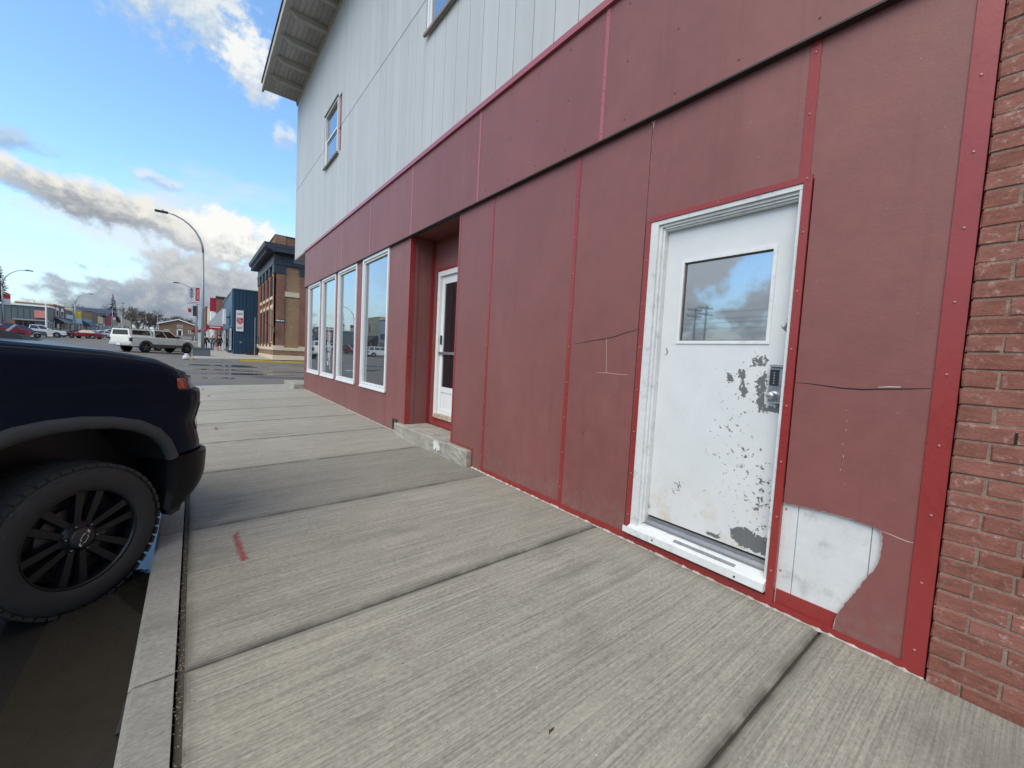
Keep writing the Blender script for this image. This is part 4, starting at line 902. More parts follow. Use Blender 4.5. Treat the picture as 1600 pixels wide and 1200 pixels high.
    for i in range(9):
        x = -0.75 + 0.95 * i / 8; wd = 0.72 - 0.22 * max(0, (i - 5) / 3.0) ** 1.5; zt = interp(ZT, x) + 0.016
        h = 0.050 - 0.030 * max(0, (i - 5) / 3.0)
        vr.append([(x, -wd, zt - .01), (x, -wd + 0.05, zt + h), (x, 0, zt + 0.022 + h), (x, wd - 0.05, zt + h), (x, wd, zt - .01)])
    MB().grid(vr).add([vr[-1][k] for k in range(5)] + [(0.27, -0.3, interp(ZT, .27) + .012), (0.27, 0.3, interp(ZT, .27) + .012)], [(0, 1, 5), (1, 2, 3, 6, 5), (3, 4, 6)]).build('hood_vent', BLACK, t, False, True)
    # wheel-arch flares, liners
    def flare(sg):
        rr = []
        for (a, b), (c, d) in zip(AI, AO):
            rr.append([(a, -0.955, b), (a, -1.012, b), ((a + c) / 2, -1.022, (b + d) / 2), (c, -1.014, d), (c, -0.99, d + 0.004)])
        if sg > 0: rr = [[(x, -y, z) for x, y, z in r] for r in rr]
        o = MB().grid(rr).build('arch_flare', PLAST, t, True, True)
        lr = [[(a, sg * 0.97, b), (a, sg * 0.55, b)] for a, b in AI]
        MB().grid(lr).add([(a, sg * 0.55, b) for a, b in AI] + [(0.6, sg * .55, .3), (-.7, sg * .55, .3)], [tuple(range(len(AI) + 2))]).build('wheel_liner', BLACK, t)
    flare(-1); flare(1)
    # bumper wraps the corner
    BP = [(0.38, 0.64), (0.42, 0.668), (0.465, 0.725), (0.52, 0.765), (0.586, 0.790), (0.68, 0.802), (0.735, 0.802), (0.752, 0.775), (0.757, 0.73)]
    for sg in (-1, 1):
        rr = []
        for s in frange(0.10, cum[-1], 0.03):
            px = plan(s)[0]; z0 = 0.405 + 0.05 * max(0, (px - 0.6))
            rr.append([surf(s, z, 0.012, BP) for z in [z0, 0.42, 0.445, 0.48, 0.53, 0.586, 0.64, 0.70, 0.735, 0.748, 0.754]])
        first = [(x - 0.01, y + 0.22, z) for x, y, z in rr[0]]
        rr = [first] + rr
        if sg > 0: rr = [[(x, -y, z) for x, y, z in r] for r in rr]
        MB().grid(rr).build('bumper', PLAST if False else NAVY_B, t, True, True)
    rr = [[surf(s, z, 0.0, BP) for z in (0.36, 0.40)] for s in frange(0.13, 0.32, 0.03)]
    MB().grid(rr + [[(x, y + .1, z) for x, y, z in r] for r in rr[::-1]]).build('air_dam', BLACK, t)
    MB().box(0.50, 0.60, -0.94, -0.88, 0.345, 0.41, 0.01).build('tow_hook', BLACK, t)
    # gap line over the bumper, lamps and grille
    for sg in (-1, 1):
        fl = lambda rows_: [[(x, y * -sg if sg > 0 else y, z) for x, y, z in r] for r in rows_]
        q = MB().grid(fl([[surf(s, z, 0.006) for z in (1.207, 1.225, 1.245, 1.268, 1.279)] for s in frange(0.165, 0.255, 0.015)])).build('headlight', AMBER, t, True, True)
        MB().grid(fl([[surf(s, z, 0.004) for z in (1.205, 1.24, 1.281)] for s in frange(0.256, 0.60, 0.02)])).build('lens', M('headlight lens', (0.06, 0.065, 0.075, 1), 0.12, 0.1, coat=.8) if sg < 0 else bpy.data.materials['headlight lens'], q, True, True)
        MB().grid(fl([[surf(s, z, 0.003) for z in (1.196, 1.206)] for s in frange(0.16, 0.62, 0.02)])).build('lamp_shadow_gap', BLACK, q)
        MB().grid(fl([[surf(s, z, 0.005) for z in (0.90, 0.98, 1.09)] for s in frange(0.36, 0.46, 0.02)])).build('corner_vent', PLAST, t, True, True)
    MB().grid([[surf(s, z, 0.006) for z in (0.80, 0.95, 1.10, 1.17)] for s in frange(0.62, cum[-1], 0.05)]).build('grille', BLACK, t)
    # cab, bed cover, tail
    b0, b1 = [(-0.80, 1.49), (-3.15, 1.49)], None
    cb = MB(); zt_, zb_ = 1.98, 1.485
    A = [(-0.78, -0.92, zb_), (-3.20, -0.92, zb_), (-3.20, 0.92, zb_), (-0.78, 0.92, zb_), (-1.60, -0.73, zt_), (-3.02, -0.73, zt_), (-3.02, 0.73, zt_), (-1.60, 0.73, zt_)]
    cb.add(A, [(0, 4, 5, 1), (1, 5, 6, 2), (2, 6, 7, 3), (3, 7, 4, 0), (4, 7, 6, 5)]); cb.build('cab', NAVY, t)
    def quad(name, pts, mat): return MB().add(pts, [(0, 1, 2, 3)]).build(name, mat, t)
    quad('windshield', [(-0.80, -0.86, 1.50), (-0.80, 0.86, 1.50), (-1.56, 0.69, 1.962), (-1.56, -0.69, 1.962)], GLASS_C)
    for sg in (-1, 1):
        for xa, xb, xc, xd in ((-1.05, -2.02, -2.02, -1.66), (-2.10, -3.06, -2.96, -2.10)):
            quad('side_window', [(xa, sg * 0.921, 1.505), (xb, sg * 0.921, 1.505), (xc, sg * 0.758, 1.93), (xd, sg * 0.758, 1.93)], GLASS_C)
        box('mirror', -1.0, -0.88, sg * 0.96, sg * 1.22, 1.46, 1.74, BLACK, t, 0.03)
    box('bed_cover', -5.0, -3.2, -0.95, 0.95, 1.44, 1.468, BLACK, t); box('tailgate', -5.04, -4.98, -0.97, 0.97, 0.6, 1.46, NAVY, t, 0.01)
    box('underbody', -4.9, -0.71, -0.55, 0.55, 0.35, 0.6, BLACK, t); box('engine_bay', -0.70, 0.60, -0.56, 0.56, 0.34, 1.30, BLACK, t)
    # wheels
    def wheel(px, py, sg, rot=0.35):
        wh = bpy.data.objects.new('wheel', None); link(wh, t); wh.location = (px, py, 0.414); wh.rotation_euler = (0, 0, 0 if sg < 0 else math.pi)
        # local: outer face towards -y
        prof = [(0.262, 0.010), (0.275, -0.004), (0.300, -0.012), (0.340, -0.014), (0.372, -0.006), (0.392, 0.012), (0.404, 0.034), (0.408, 0.09), (0.410, 0.145), (0.408, 0.20), (0.404, 0.25), (0.385, 0.275), (0.33, 0.285), (0.27, 0.27)]
        MB().lathe(prof, 64, 'y').build('tyre', TYRE, wh, True, True)
        tb = MB(); r = random.Random(4)
        for k in range(46):
            a = 2 * math.pi * k / 46
            for (h0, h1, da, ra) in ((-0.002, 0.075, 0.0, 0.401), (0.085, 0.14, 0.4, 0.407), (0.15, 0.205, 0.1, 0.407), (0.215, 0.285, 0.5, 0.401)):
                a0 = a + da * 0.136; hw = 0.056; vs = []
                for rr_, sc in ((ra - 0.012, 1.0), (ra + 0.006, 0.86)):
                    for hh in (h0, h1):
                        for q in (-hw, hw):
                            aa = a0 + q * sc + (0.02 if hh == h1 else -0.02)
                            vs.append((rr_ * math.cos(aa), hh, rr_ * math.sin(aa)))
                tb.add(vs, [(4, 5, 7, 6), (0, 1, 5, 4), (2, 6, 7, 3), (0, 4, 6, 2), (1, 3, 7, 5)])
            # shoulder lug on the sidewall
            vs = [(rr_ * math.cos(a + q), hh, rr_ * math.sin(a + q)) for rr_, hh in ((0.372, -0.010), (0.398, 0.014), (0.392, 0.03), (0.37, 0.0)) for q in (-0.035, 0.035)]
            if k % 2 == 0: tb.add(vs, [(0, 1, 3, 2), (2, 3, 5, 4), (0, 2, 4, 6), (1, 7, 5, 3)])
        q = tb.build('tread', TYRE, wh, False, True); q['kind'] = 'stuff'
        MB().lathe([(0.250, 0.06), (0.252, 0.02), (0.258, 0.004), (0.266, 0.0), (0.268, 0.012), (0.262, 0.22), (0.235, 0.23), (0.240, 0.07)], 64, 'y').build('rim', RIM, wh, True, True)
        MB().lathe([(0.0, 0.11), (0.24, 0.11), (0.24, 0.125), (0.0, 0.125)], 40, 'y').build('barrel', BLACK, wh)
        MB().lathe([(0.06, 0.085), (0.165, 0.085), (0.165, 0.10), (0.06, 0.10)], 40, 'y', close=True).build('brake_disc', M('brake disc', (0.10, 0.095, 0.09, 1), .4, .2, metal=.6) if 'brake disc' not in bpy.data.materials else bpy.data.materials['brake disc'], wh)
        for k in range(6):
            ac = rot + 2 * math.pi * k / 6
            for d in (-1, 1):
                def P(rr_, off, h):
                    a = ac; return (rr_ * math.cos(a) - off * math.sin(a), h, rr_ * math.sin(a) + off * math.cos(a))
                o1, o2 = d * 0.024, d * 0.048; w1, w2 = 0.014, 0.020
                vs = [P(0.062, o1 - w1, 0.034), P(0.062, o1 + w1, 0.034), P(0.252, o2 + w2, 0.016), P(0.252, o2 - w2, 0.016), P(0.062, o1 - w1 * 1.3, 0.07), P(0.062, o1 + w1 * 1.3, 0.07), P(0.252, o2 + w2 * 1.3, 0.06), P(0.252, o2 - w2 * 1.3, 0.06)]
                MB().add(vs, [(0, 1, 2, 3), (4, 7, 6, 5), (0, 4, 5, 1), (1, 5, 6, 2), (2, 6, 7, 3), (3, 7, 4, 0)]).build('spoke', RIM, wh, False, True)
        MB().lathe([(0.0, 0.020), (0.052, 0.020), (0.060, 0.026), (0.088, 0.036), (0.095, 0.05), (0.095, 0.08)], 40, 'y').build('hub', RIM, wh, True, True)
        MB().lathe([(0.0, 0.002), (0.048, 0.003), (0.057, 0.010), (0.058, 0.024)], 32, 'y').build('hub_cap', M('matt black cap', (0.02, 0.02, 0.022, 1), 0.5, .1) if 'matt black cap' not in bpy.data.materials else bpy.data.materials['matt black cap'], wh, True, True)
        for k in range(6):
            a = rot + math.pi / 6 + 2 * math.pi * k / 6
            MB().lathe([(0.0, 0.010), (0.007, 0.011), (0.0095, 0.016), (0.0105, 0.05)], 12, 'y', (0.072 * math.cos(a), 0, 0.072 * math.sin(a))).build('lug_nut', M('black chrome nut', (0.12, 0.12, 0.13, 1), .18, .1, metal=.9) if 'black chrome nut' not in bpy.data.materials else bpy.data.materials['black chrome nut'], wh, True)
        # cross-shaped emblem on the cap, turned with the wheel
        def emb(k, h, mat, nm):
            w1, w2, hh, h2, sl = 0.036 * k, 0.013 * k, 0.0062 * k, 0.0125 * k, 0.006 * k
            pts = [(-w1, -hh), (-w2 - sl * .3, -hh), (-w2 - sl * .9, -h2), (w2 - sl * .4, -h2), (w2 + sl * .1, -hh), (w1 - sl, -hh), (w1, hh), (w2 + sl * .3, hh), (w2 + sl * .9, h2), (-w2 + sl * .4, h2), (-w2 - sl * .1, hh), (-w1 + sl, hh)]
            a = rad(58); pts = [(x * math.cos(a) - y * math.sin(a), x * math.sin(a) + y * math.cos(a)) for x, y in pts]
            MB().prism(pts, 'y', h, h + 0.002).build(nm, mat, wh)
        emb(1.3, 0.0, CHROME, 'emblem'); emb(1.02, -0.0006, BLACK, 'emblem_fill')
        return wh
    wheel(0.0, -1.0, -1); wheel(0.0, 1.0, 1); wheel(-3.75, -1.0, -1); wheel(-3.75, 1.0, 1)
    return t
NAVY_B = mat_paint('dull black bumper', (0.006, 0.0065, 0.008), 0.36, 0.06, 0.15)
pickup_near()
# ------------------------------------------------------------------ far side of the crossing and the main street
def flatm(name, r, g, b, rough=0.7, **k): return M(name, lin(r, g, b), rough, k.pop('var', 0.15), k.pop('vs', 1.2), local=True, **k)
def mat_fbrick(name, c1, c2, mort, sc=1.0):
    m, nt, b = mk(name); p = objco(nt); s = N(nt, 'ShaderNodeSeparateXYZ', {}, {0: p})
    v = N(nt, 'ShaderNodeCombineXYZ', {}, {0: mth(nt, 'ADD', s.outputs[0], s.outputs[1]), 1: s.outputs[2], 2: 0.0}).outputs[0]
    t = N(nt, 'ShaderNodeTexBrick', {}, {'Vector': v, 'Color1': c1, 'Color2': c2, 'Mortar': mort, 'Scale': sc, 'Mortar Size': 0.010, 'Brick Width': 0.23, 'Row Height': 0.075, 'Bias': 0.0})
    n1 = noise(nt, p, 0.8, 4.0, 0.6)
    setb(nt, b, col=mix(nt, 1.0, t.outputs[0], N(nt, 'ShaderNodeCombineColor', {}, {0: mth(nt, 'MULTIPLY_ADD', n1, .7, .65), 1: mth(nt, 'MULTIPLY_ADD', n1, .7, .65), 2: mth(nt, 'MULTIPLY_ADD', n1, .7, .65)}).outputs[0], 'MULTIPLY'), rough=0.9, spec=0.25)
    return m
FB_BROWN = mat_fbrick('tan-brown brick', (0.32, 0.165, 0.088, 1), (0.24, 0.115, 0.062, 1), (0.20, 0.16, 0.12, 1))
FB_RED = mat_fbrick('dark red brick', (0.29, 0.115, 0.07, 1), (0.21, 0.085, 0.055, 1), (0.2, 0.15, 0.12, 1))
FB_TAN = mat_fbrick('tan brick', (0.40, 0.235, 0.12, 1), (0.31, 0.175, 0.085, 1), (0.26, 0.2, 0.14, 1))
STONE = flatm('pale limestone', 205, 190, 160); CORN = flatm('near-black cornice paint', 46, 50, 60, 0.5)
CORN_L = flatm('bare grey cornice metal', 120, 128, 128, 0.6)

class B:
    """a building whose parts are given in world coordinates"""
    def __init__(s, name, label, x, y, z, group='buildings along the main street'):
        s.o = thing(name, label, 'building', (x, y, z), 0, group, True); s.w = (x, y, z)
    def box(s, n, x0, x1, y0, y1, z0, z1, m, bev=0.0, p=None): 
        o = box(n, x0, x1, y0, y1, z0, z1, m, p or s.o, bev); o['_w'] = s.w; return o
    def mb(s, mb, n, m, p=None, smooth=False): 
        o = mb.build(n, m, p or s.o, smooth); o['_w'] = s.w; return o
    def window(s, face, pl, a0, a1, z0, z1, fm=None, gm=None, depth=0.06, bars=0, sgn=-1):
        """window in a wall plane; face 'x' (plane x=pl, runs in y) or 'y' (plane y=pl, runs in x); sgn: outward direction"""
        fm = fm or WHITE; f = min(0.09, (a1 - a0) * .12); d0, d1 = pl + sgn * depth, pl - sgn * 0.02
        mb = MB()
        def bx(u0, u1, v0, v1, e0, e1):
            if face == 'x': mb.box(min(e0, e1), max(e0, e1), u0, u1, v0, v1)
            else: mb.box(u0, u1, min(e0, e1), max(e0, e1), v0, v1)
        bx(a0, a0 + f, z0, z1, d0, d1); bx(a1 - f, a1, z0, z1, d0, d1); bx(a0 + f, a1 - f, z1 - f, z1, d0, d1); bx(a0 + f, a1 - f, z0, z0 + f, d0, d1)
        for k in range(bars):
            c = a0 + (a1 - a0) * (k + 1) / (bars + 1); bx(c - f * .3, c + f * .3, z0 + f, z1 - f, d0, d1)
        w_ = s.mb(mb, 'window', fm); g0, g1 = pl + sgn * depth * .4, pl + sgn * 0.005
        if face == 'x': s.box('pane', g0, g1, a0 + f, a1 - f, z0 + f, z1 - f, gm or GLASS_F, 0, w_)
        else: s.box('pane', a0 + f, a1 - f, g0, g1, z0 + f, z1 - f, gm or GLASS_F, 0, w_)
        return w_

# --- corner bank of brick with a black cornice
zb0 = 0.55
bk = B('bank_building', 'tall brown brick corner building with a heavy black cornice', 10, 42, zb0)
X0, X1, Y0, Y1 = 4.85, 19.0, 36.7, 47.0
bk.box('wall', X0 + .12, X1, Y0 + .12, Y1, zb0 - .3, 9.25, FB_TAN)
bk.box('parapet', X0 + 0.05, X1, Y0 + 0.05, Y1, 9.28, 10.02, FB_RED); bk.box('coping', X0 - 0.0, X1, Y0 - 0.0, Y1, 10.021, 10.09, CORN)
for k in range(3): bk.box('parapet_pier', X0 + 0.02, X0 + .75, Y0 + .02 + 4.5 * k * 0 - 0.04, Y0 + .5, 9.29, 10.015, FB_BROWN) if k == 0 else None
bk.box('plinth', X0 - .06, X1, Y0 - .06, Y1, zb0 - .3, zb0 + .25, STONE, .02); bk.box('base_brick', X0 - .0, X1, Y0 - .0, Y1, zb0 + .251, zb0 + .64, FB_BROWN); bk.box('stone_course', X0 - .05, X1, Y0 - .05, Y1, zb0 + .641, zb0 + .88, STONE, .02)
xp = [4.85, 6.65, 8.9, 11.15, 13.4, 15.6, 17.8]
for i, x in enumerate(xp):
    bk.box('pier', x, x + .72, Y0, Y0 + .119, zb0 + .9, 7.15, FB_RED); bk.box('pier_base', x - .03, x + .75, Y0 - .04, Y0 - .001, zb0 + .885, zb0 + 1.02, STONE)
    bk.box('pier_cap', x - .03, x + .76, Y0 - .05, Y0 + .118, 7.152, 7.80, CORN, .02)
    if i < len(xp) - 1 and i != 0:
        bk.window('y', Y0 + .12, x + 1.0, xp[i+1] - .28, 2.1, 4.3, STONE, sgn=-1); bk.window('y', Y0 + .12, x + 1.0, xp[i+1] - .28, 5.3, 7.0, STONE, sgn=-1)
    if i == 0: bk.box('lintel_stone', x + .74, x + 1.78, Y0 + .03, Y0 + .118, 5.45, 5.82, STONE)
yp = [36.7, 38.9, 41.0, 43.1, 45.2, 46.3]
for i, y in enumerate(yp):
    bk.box('pier', X0, X0 + .119, y, y + .62, zb0 + .9, 7.15, FB_RED if i else FB_BROWN); bk.box('pier_base', X0 - .05, X0 - .001, y - .03, y + .65, zb0 + .885, zb0 + 1.05, STONE); bk.box('pier_cap', X0 - .06, X0 + .118, y - .03, y + .66, 7.152, 7.80, CORN, .02)
    if i < 5:
        a, b = y + .66, (yp[i+1] - .04 if i < 4 else yp[i+1] - .05)
        if b - a > .5:
            bk.window('x', X0 + .12, a, b, 5.45, 7.1, CORN, depth=.05); bk.box('window_sill', X0 - .02, X0 + .118, a, b, 5.2, 5.43, STONE)
            bk.window('x', X0 + .12, a, b, 1.75, 4.5, STONE if i == 0 else CORN, depth=.05)
            bk.box('lintel_stone', X0 + .02, X0 + .118, a, b, 4.52, 4.8, STONE)
ar = bk.box('architrave', X0 - .08, X1, Y0 - .08, Y1, 7.802, 8.10, CORN, .02)
bk.box('frieze', X0 - .03, X1, Y0 - .03, Y1, 8.101, 8.66, CORN); bk.mb(MB().prism([(X0 - .12, 8.661), (X0 - .72, 9.0), (X0 - .78, 9.26), (X1, 9.26), (X1, 8.661)], 'y', Y0 - .72, Y1 + .3), 'cornice', CORN); bk.mb(MB().box(X0 - .10, X1, Y0 - .74, Y0 - .722, 8.98, 9.25), 'cornice_face', CORN)
for k in range(26): bk.box('bracket', X0 - .60, X0 - .04, Y0 + .1 + .41 * k, Y0 + .27 + .41 * k, 8.60, 8.80, CORN)
for k in range(14): bk.mb(MB().lathe([(0, -.03), (.12, -.03), (.16, 0)], 12, 'y', (X0 + .45 + 1.0 * k, Y0 - .03, 8.38)), 'rosette', CORN_L if k in (1,) else CORN)
bk.mb(MB().prism([(6.15, 8.12), (6.2, 8.42), (6.6, 8.5), (7.0, 8.36), (7.6, 8.42), (8.0, 8.15), (7.2, 8.05)], 'y', Y0 - .045, Y0 - .032), 'bare_patch', CORN_L)
sg = bk.box('street_sign', 4.95, 5.62, Y0 - .03, Y0 - .005, 3.42, 3.62, BLACK)
for a, b in ((5.0, 5.28), (5.32, 5.46), (5.50, 5.57)): bk.box('sign_lettering', a, b, Y0 - .036, Y0 - .031, 3.48, 3.56, WHITE, 0, sg)
hs = bk.box('hanging_sign', X0 - .03, X0 + .02, Y0 - .62, Y0 - .12, 2.55, 2.95, BLACK); bk.mb(MB().tube([(X0, Y0, 2.9), (X0 - .5, Y0 + .3, 3.3), (X0 - .6, Y0 + .3, 3.35)], .025, 6), 'sign_arm', BLACK, hs)

# --- blue metal building
zb1 = 0.60
bl = B('blue_building', 'dark blue ribbed-metal building with a white shield sign', 8, 54, zb1)
BLUE = flatm('dark blue metal', 28, 64, 88, 0.5, var=.08); BLUE2 = flatm('slate blue metal', 60, 88, 110, 0.5, var=.08)
bl.box('wall', 2.95, 14, 47.35, 64, zb1 - .4, 6.72, BLUE)
for k in range(34): bl.box('rib', 2.96 + .3 * k, 3.02 + .3 * k, 47.31, 47.349, zb1 - .3, 6.7, BLUE)
bl.mb(MB().prism([(47.35, 6.72), (63, 5.4), (63, 3.1), (47.35, 3.1)], 'x', 2.80, 2.949), 'front_panel', BLUE2)
bl.box('roof_edge', 2.86, 14, 47.28, 64, 6.721, 6.80, GALV)
sp_ = bl.box('sign_panel', 3.13, 3.72, 47.25, 47.308, 2.75, 4.74, M('sign white', (0.8, 0.8, 0.8, 1), .4, .03))
SHR = flatm('shield red', 200, 40, 58, 0.4)
bl.mb(MB().prism([(3.19, 4.06), (3.34, 4.0), (3.43, 4.06), (3.52, 4.0), (3.67, 4.06), (3.69, 3.72), (3.60, 3.52), (3.43, 3.42), (3.26, 3.52), (3.17, 3.72)], 'y', 47.235, 47.249), 'sign_shield', SHR, sp_)
for (z, a, b) in ((3.86, 3.22, 3.5), (3.70, 3.28, 3.64), (3.56, 3.34, 3.56)): bl.mb(MB().prism([(a, z), (b, z + .05), (b, z + .09), (a, z + .04)], 'y', 47.228, 47.2345), 'sign_lettering', WHITE, sp_)
for z in (4.42, 4.30, 3.10, 2.98): bl.mb(MB().prism([(3.2, z), (3.65, z + .06), (3.65, z + .10), (3.2, z + .04)], 'y', 47.24, 47.249), 'sign_lettering', DARKMET, sp_)
bl.box('meter_box', 3.42, 3.62, 47.22, 47.308, 1.62, 1.78, GALV)
hb = bl.box('hanging_sign', 2.25, 2.45, 49.6, 51.2, 3.45, 4.9, M('pale sign box', (0.7, 0.74, 0.76, 1), .4, .05)); bl.box('sign_bracket', 2.45, 2.80, 50.2, 50.5, 4.1, 4.2, DARKMET, 0, hb)
for a, b in ((48.2, 50.4), (57.5, 59.6)): bl.window('x', 2.80, a, b, zb1 + .3, 3.0, WHITE, depth=.04)
d_ = bl.box('door', 2.74, 2.79, 51.2, 53.5, zb1 - .1, 3.0, BLUE); bl.box('door_glass', 2.72, 2.739, 51.5, 53.2, zb1 + .2, 2.8, GLASS_F, 0, d_)
# steps with a railing beside the blue wall
stp = MB()
for k in range(5): stp.box(3.9 + .28 * k, 4.2 + .28 * k if k < 4 else 4.84, 45.6, 47.2, 0.4, .62 + .17 * (k + 1))
st_ = thing('entrance_steps', 'dark entrance steps with a sloping metal railing beside the blue building', 'steps', (4.4, 46.3, .55), world=True)
stp.build('treads', DARKMET, st_)
rl = MB().tube([(3.75, 45.55, .6), (3.75, 45.55, 1.55), (4.9, 45.55, 2.35), (5.3, 45.55, 2.42)], .03, 6); rl.build('railing', BLACK, st_)
for x, h in ((4.1, 1.78), (4.45, 2.02), (4.8, 2.28)): MB().tube([(x, 45.55, .6), (x, 45.55, h)], .02, 5).build('baluster', BLACK, st_)
tag(MB().tube([(4.35, 44.0, .5), (4.35, 44.0, 4.0)], .035, 6).build('sign_post', GALV), 'bare thin grey post standing by the brick building front', 'post')

# --- shops further along the near side
def shopfront(name, label, x, y0, y1, h, m, awn=None, sign=None, rows=(), upper=0, back=12, side='R', base=None):
    z = gz((y0 + y1) / 2) + .1; sgn = -1 if side == 'R' else 1
    s = B(name, label, x - sgn * back / 2, (y0 + y1) / 2, z)
    xb = x - sgn * back
    s.box('wall', x, xb, y0, y1 - .02, z - 1.0, z + h, m); s.box('parapet_cap', x + sgn * .08, xb, y0 - .02, y1 - .005, z + h + .001, z + h + .16, DARKMET if random.random() < .5 else STONE)
    n = max(1, int((y1 - y0) / 3.2)); st = (y1 - y0) / n
    for k in range(n):
        a, b = y0 + st * k + .3, y0 + st * (k + 1) - .3
        if k % 2 == 0:
            s.window('x', x, a, b, z + .7, z + 2.6, WHITE, sgn=sgn, bars=1)
        else:
            d = s.box('door', x, x + sgn * .05, a + .4, a + 1.5, z, z + 2.4, BLACK if k % 4 == 1 else WHITE); s.box('door_glass', x + sgn * .051, x + sgn * .065, a + .55, a + 1.35, z + .3, z + 2.1, GLASS_F, 0, d)
            s.window('x', x, a + 1.7, b, z + .7, z + 2.6, WHITE, sgn=sgn) if b - a - 1.7 > .6 else None
        if upper:
            for q in range(2): s.window('x', x, a + .3 + q * 1.3, a + 1.2 + q * 1.3, z + 4.2, z + 6.0, STONE, sgn=sgn)
    if awn:
        mat, dz, dp = awn
        s.mb(MB().prism([(x + sgn * .005, z + dz + .9), (x + sgn * dp, z + dz), (x + sgn * dp, z + dz - .25), (x + sgn * .005, z + dz - .25)], 'y', y0 + .4, y1 - .4), 'awning', mat)
    if sign:
        mat, za, zb_, fa, fb = sign
        s.box('sign_board', x + sgn * .005, x + sgn * .15, y0 + (y1 - y0) * fa, y0 + (y1 - y0) * fb, z + za, z + zb_, mat)
    return s
RED = flatm('awning red', 165, 30, 45, 0.6); CREAM = flatm('cream wall', 205, 190, 155); GREY = flatm('dark grey metal wall', 92, 100, 100, 0.6, var=.08); PGRY = flatm('pale grey wall', 190, 195, 200); GREEN = flatm('pale green sign', 165, 200, 150); BRN = flatm('brown wall', 110, 80, 62); TAN = flatm('tan stucco wall', 170, 150, 115)
LBLUE = flatm('light blue sign', 120, 175, 200); YEL = flatm('yellow sign', 225, 195, 50); WINE = flatm('wine red sign', 150, 20, 50); TEAL = flatm('slate blue shopfront', 70, 88, 105)
aw = shopfront('awning_shop', 'pale shop with a red awning beyond the blue building', 2.9, 64.1, 76, 4.6, PGRY, None, None)
za = gz(66) + .1
aw.mb(MB().prism([(2.88, za + 5.4), (1.25, za + 3.1), (1.25, za + 2.98), (2.88, za + 2.98)], 'y', 64.4, 74.5), 'canopy_roof', PGRY)
aw.mb(MB().prism([(1.245, za + 3.12), (1.12, za + 2.9), (1.12, za + 2.5), (1.30, za + 2.5), (1.30, za + 2.97)], 'y', 64.2, 74.7), 'awning', RED); aw.box('awning_end', 1.30, 2.88, 64.2, 64.35, za + 2.5, za + 2.97, RED)
aw.box('awning_lettering', 1.5, 2.6, 64.19, 64.199, za + 2.72, za + 2.86, WHITE)
for y in (64.5, 70, 74): aw.mb(MB().tube([(1.35, y, za - .1), (1.35, y, za + 2.5)], .06, 6), 'canopy_post', WHITE)
bs = B('brown_shop', 'narrow brown storefront rising behind the blue building roof', 8, 70, gz(70), ); bs.box('wall', 2.6, 12, 76.1, 84, 0, 8.2, FB_RED); bs.box('parapet_cap', 2.5, 12, 76.0, 84.1, 8.21, 8.5, DARKMET); bs.box('blade_sign', 1.8, 2.55, 76.3, 76.5, 6.2, 8.2, WINE); bs.box('sign_board', 2.3, 2.59, 76.4, 80, 4.0, 6.1, WHITE)
shopfront('green_sign_shop', 'low white shop with a pale green fascia past the awning', 2.8, 84.2, 98, 4.4, PGRY, None, (GREEN, 2.9, 4.3, .02, .98))
shopfront('white_tower_shop', 'tall white-fronted shop along the right of the main street', 2.5, 98.1, 106, 8.8, M('white stucco', (0.72, 0.75, 0.76, 1), .7, .08), None, (CREAM, 3.0, 4.0, .1, .9))
shopfront('cream_shop', 'cream shop front with a flat parapet in the far right row', 2.3, 106.1, 118, 7.6, CREAM, (BRN, 2.6, 1.2), None)
shopfront('dark_brown_shop', 'dark brown shop at the end of the far right row', 2.0, 118.1, 132, 8.0, BRN, (RED, 2.6, 1.4), None)
shopfront('end_shop', 'pale shop with wine-red canopy farthest down the right side', 0.8, 140, 165, 6.0, PGRY, (WINE, 2.6, 1.5), None)

# --- the row across the main street (X about -22)
XL = -22.0
gb = B('grey_metal_building', 'dark grey ribbed-metal building across the main street', -32, 124, gz(120))
zg = gz(118)
gb.box('wall', XL, -44, 116, 120, zg - 1, zg + 5.2, GREY)
for k in range(28): gb.box('rib', -22.9 - .75 * k, -22.78 - .75 * k, 115.93, 115.999, zg, zg + 4.9, GREY)
gb.box('roof_edge', XL + .25, -44, 115.7, 120.05, zg + 5.201, zg + 5.5, WHITE); gb.box('side_canopy', -26.2, XL + .2, 115.2, 115.92, zg + 2.5, zg + 2.75, GALV); gb.window('y', 116, -25.6, -23.6, zg + .9, zg + 2.3, DARKMET, sgn=-1, bars=1)
SALM = flatm('salmon sign', 200, 130, 120)
gb.box('side_post', -26.5, -25.9, 115.3, 115.9, zg, zg + 2.5, FB_RED); gb.box('blade_sign', -23.6, XL - .1, 115.55, 115.68, zg + 3.1, zg + 4.5, SALM)
gb.window('x', XL, 116.6, 119.4, zg + .6, zg + 2.4, WHITE, sgn=1, bars=1)
rb = shopfront('arched_brick_shop', 'small red brick shop with pale arched windows across the street', XL, 120.1, 129, 5.8, FB_RED, (DARKMET, 2.5, 1.4), None, upper=0, side='L', back=5)
zr = gz(124.5) + .1
for a in (121.6, 125.4):
    w_ = rb.window('x', XL, a, a + 2.0, zr + 3.6, zr + 4.9, WHITE, sgn=1, depth=.1)
    rb.mb(MB().prism([(a + 1.0 + 1.0 * math.cos(math.pi * k / 8), zr + 4.9 + .55 * math.sin(math.pi * k / 8)) for k in range(9)], 'x', XL + .005, XL + .10), 'arch_head', WHITE, w_)
shopfront('slate_blue_shop', 'narrow slate-blue shop front beside the arched brick shop', XL, 129.1, 136, 5.2, TEAL, None, (PGRY, 3.4, 4.3, .05, .95), side='L')
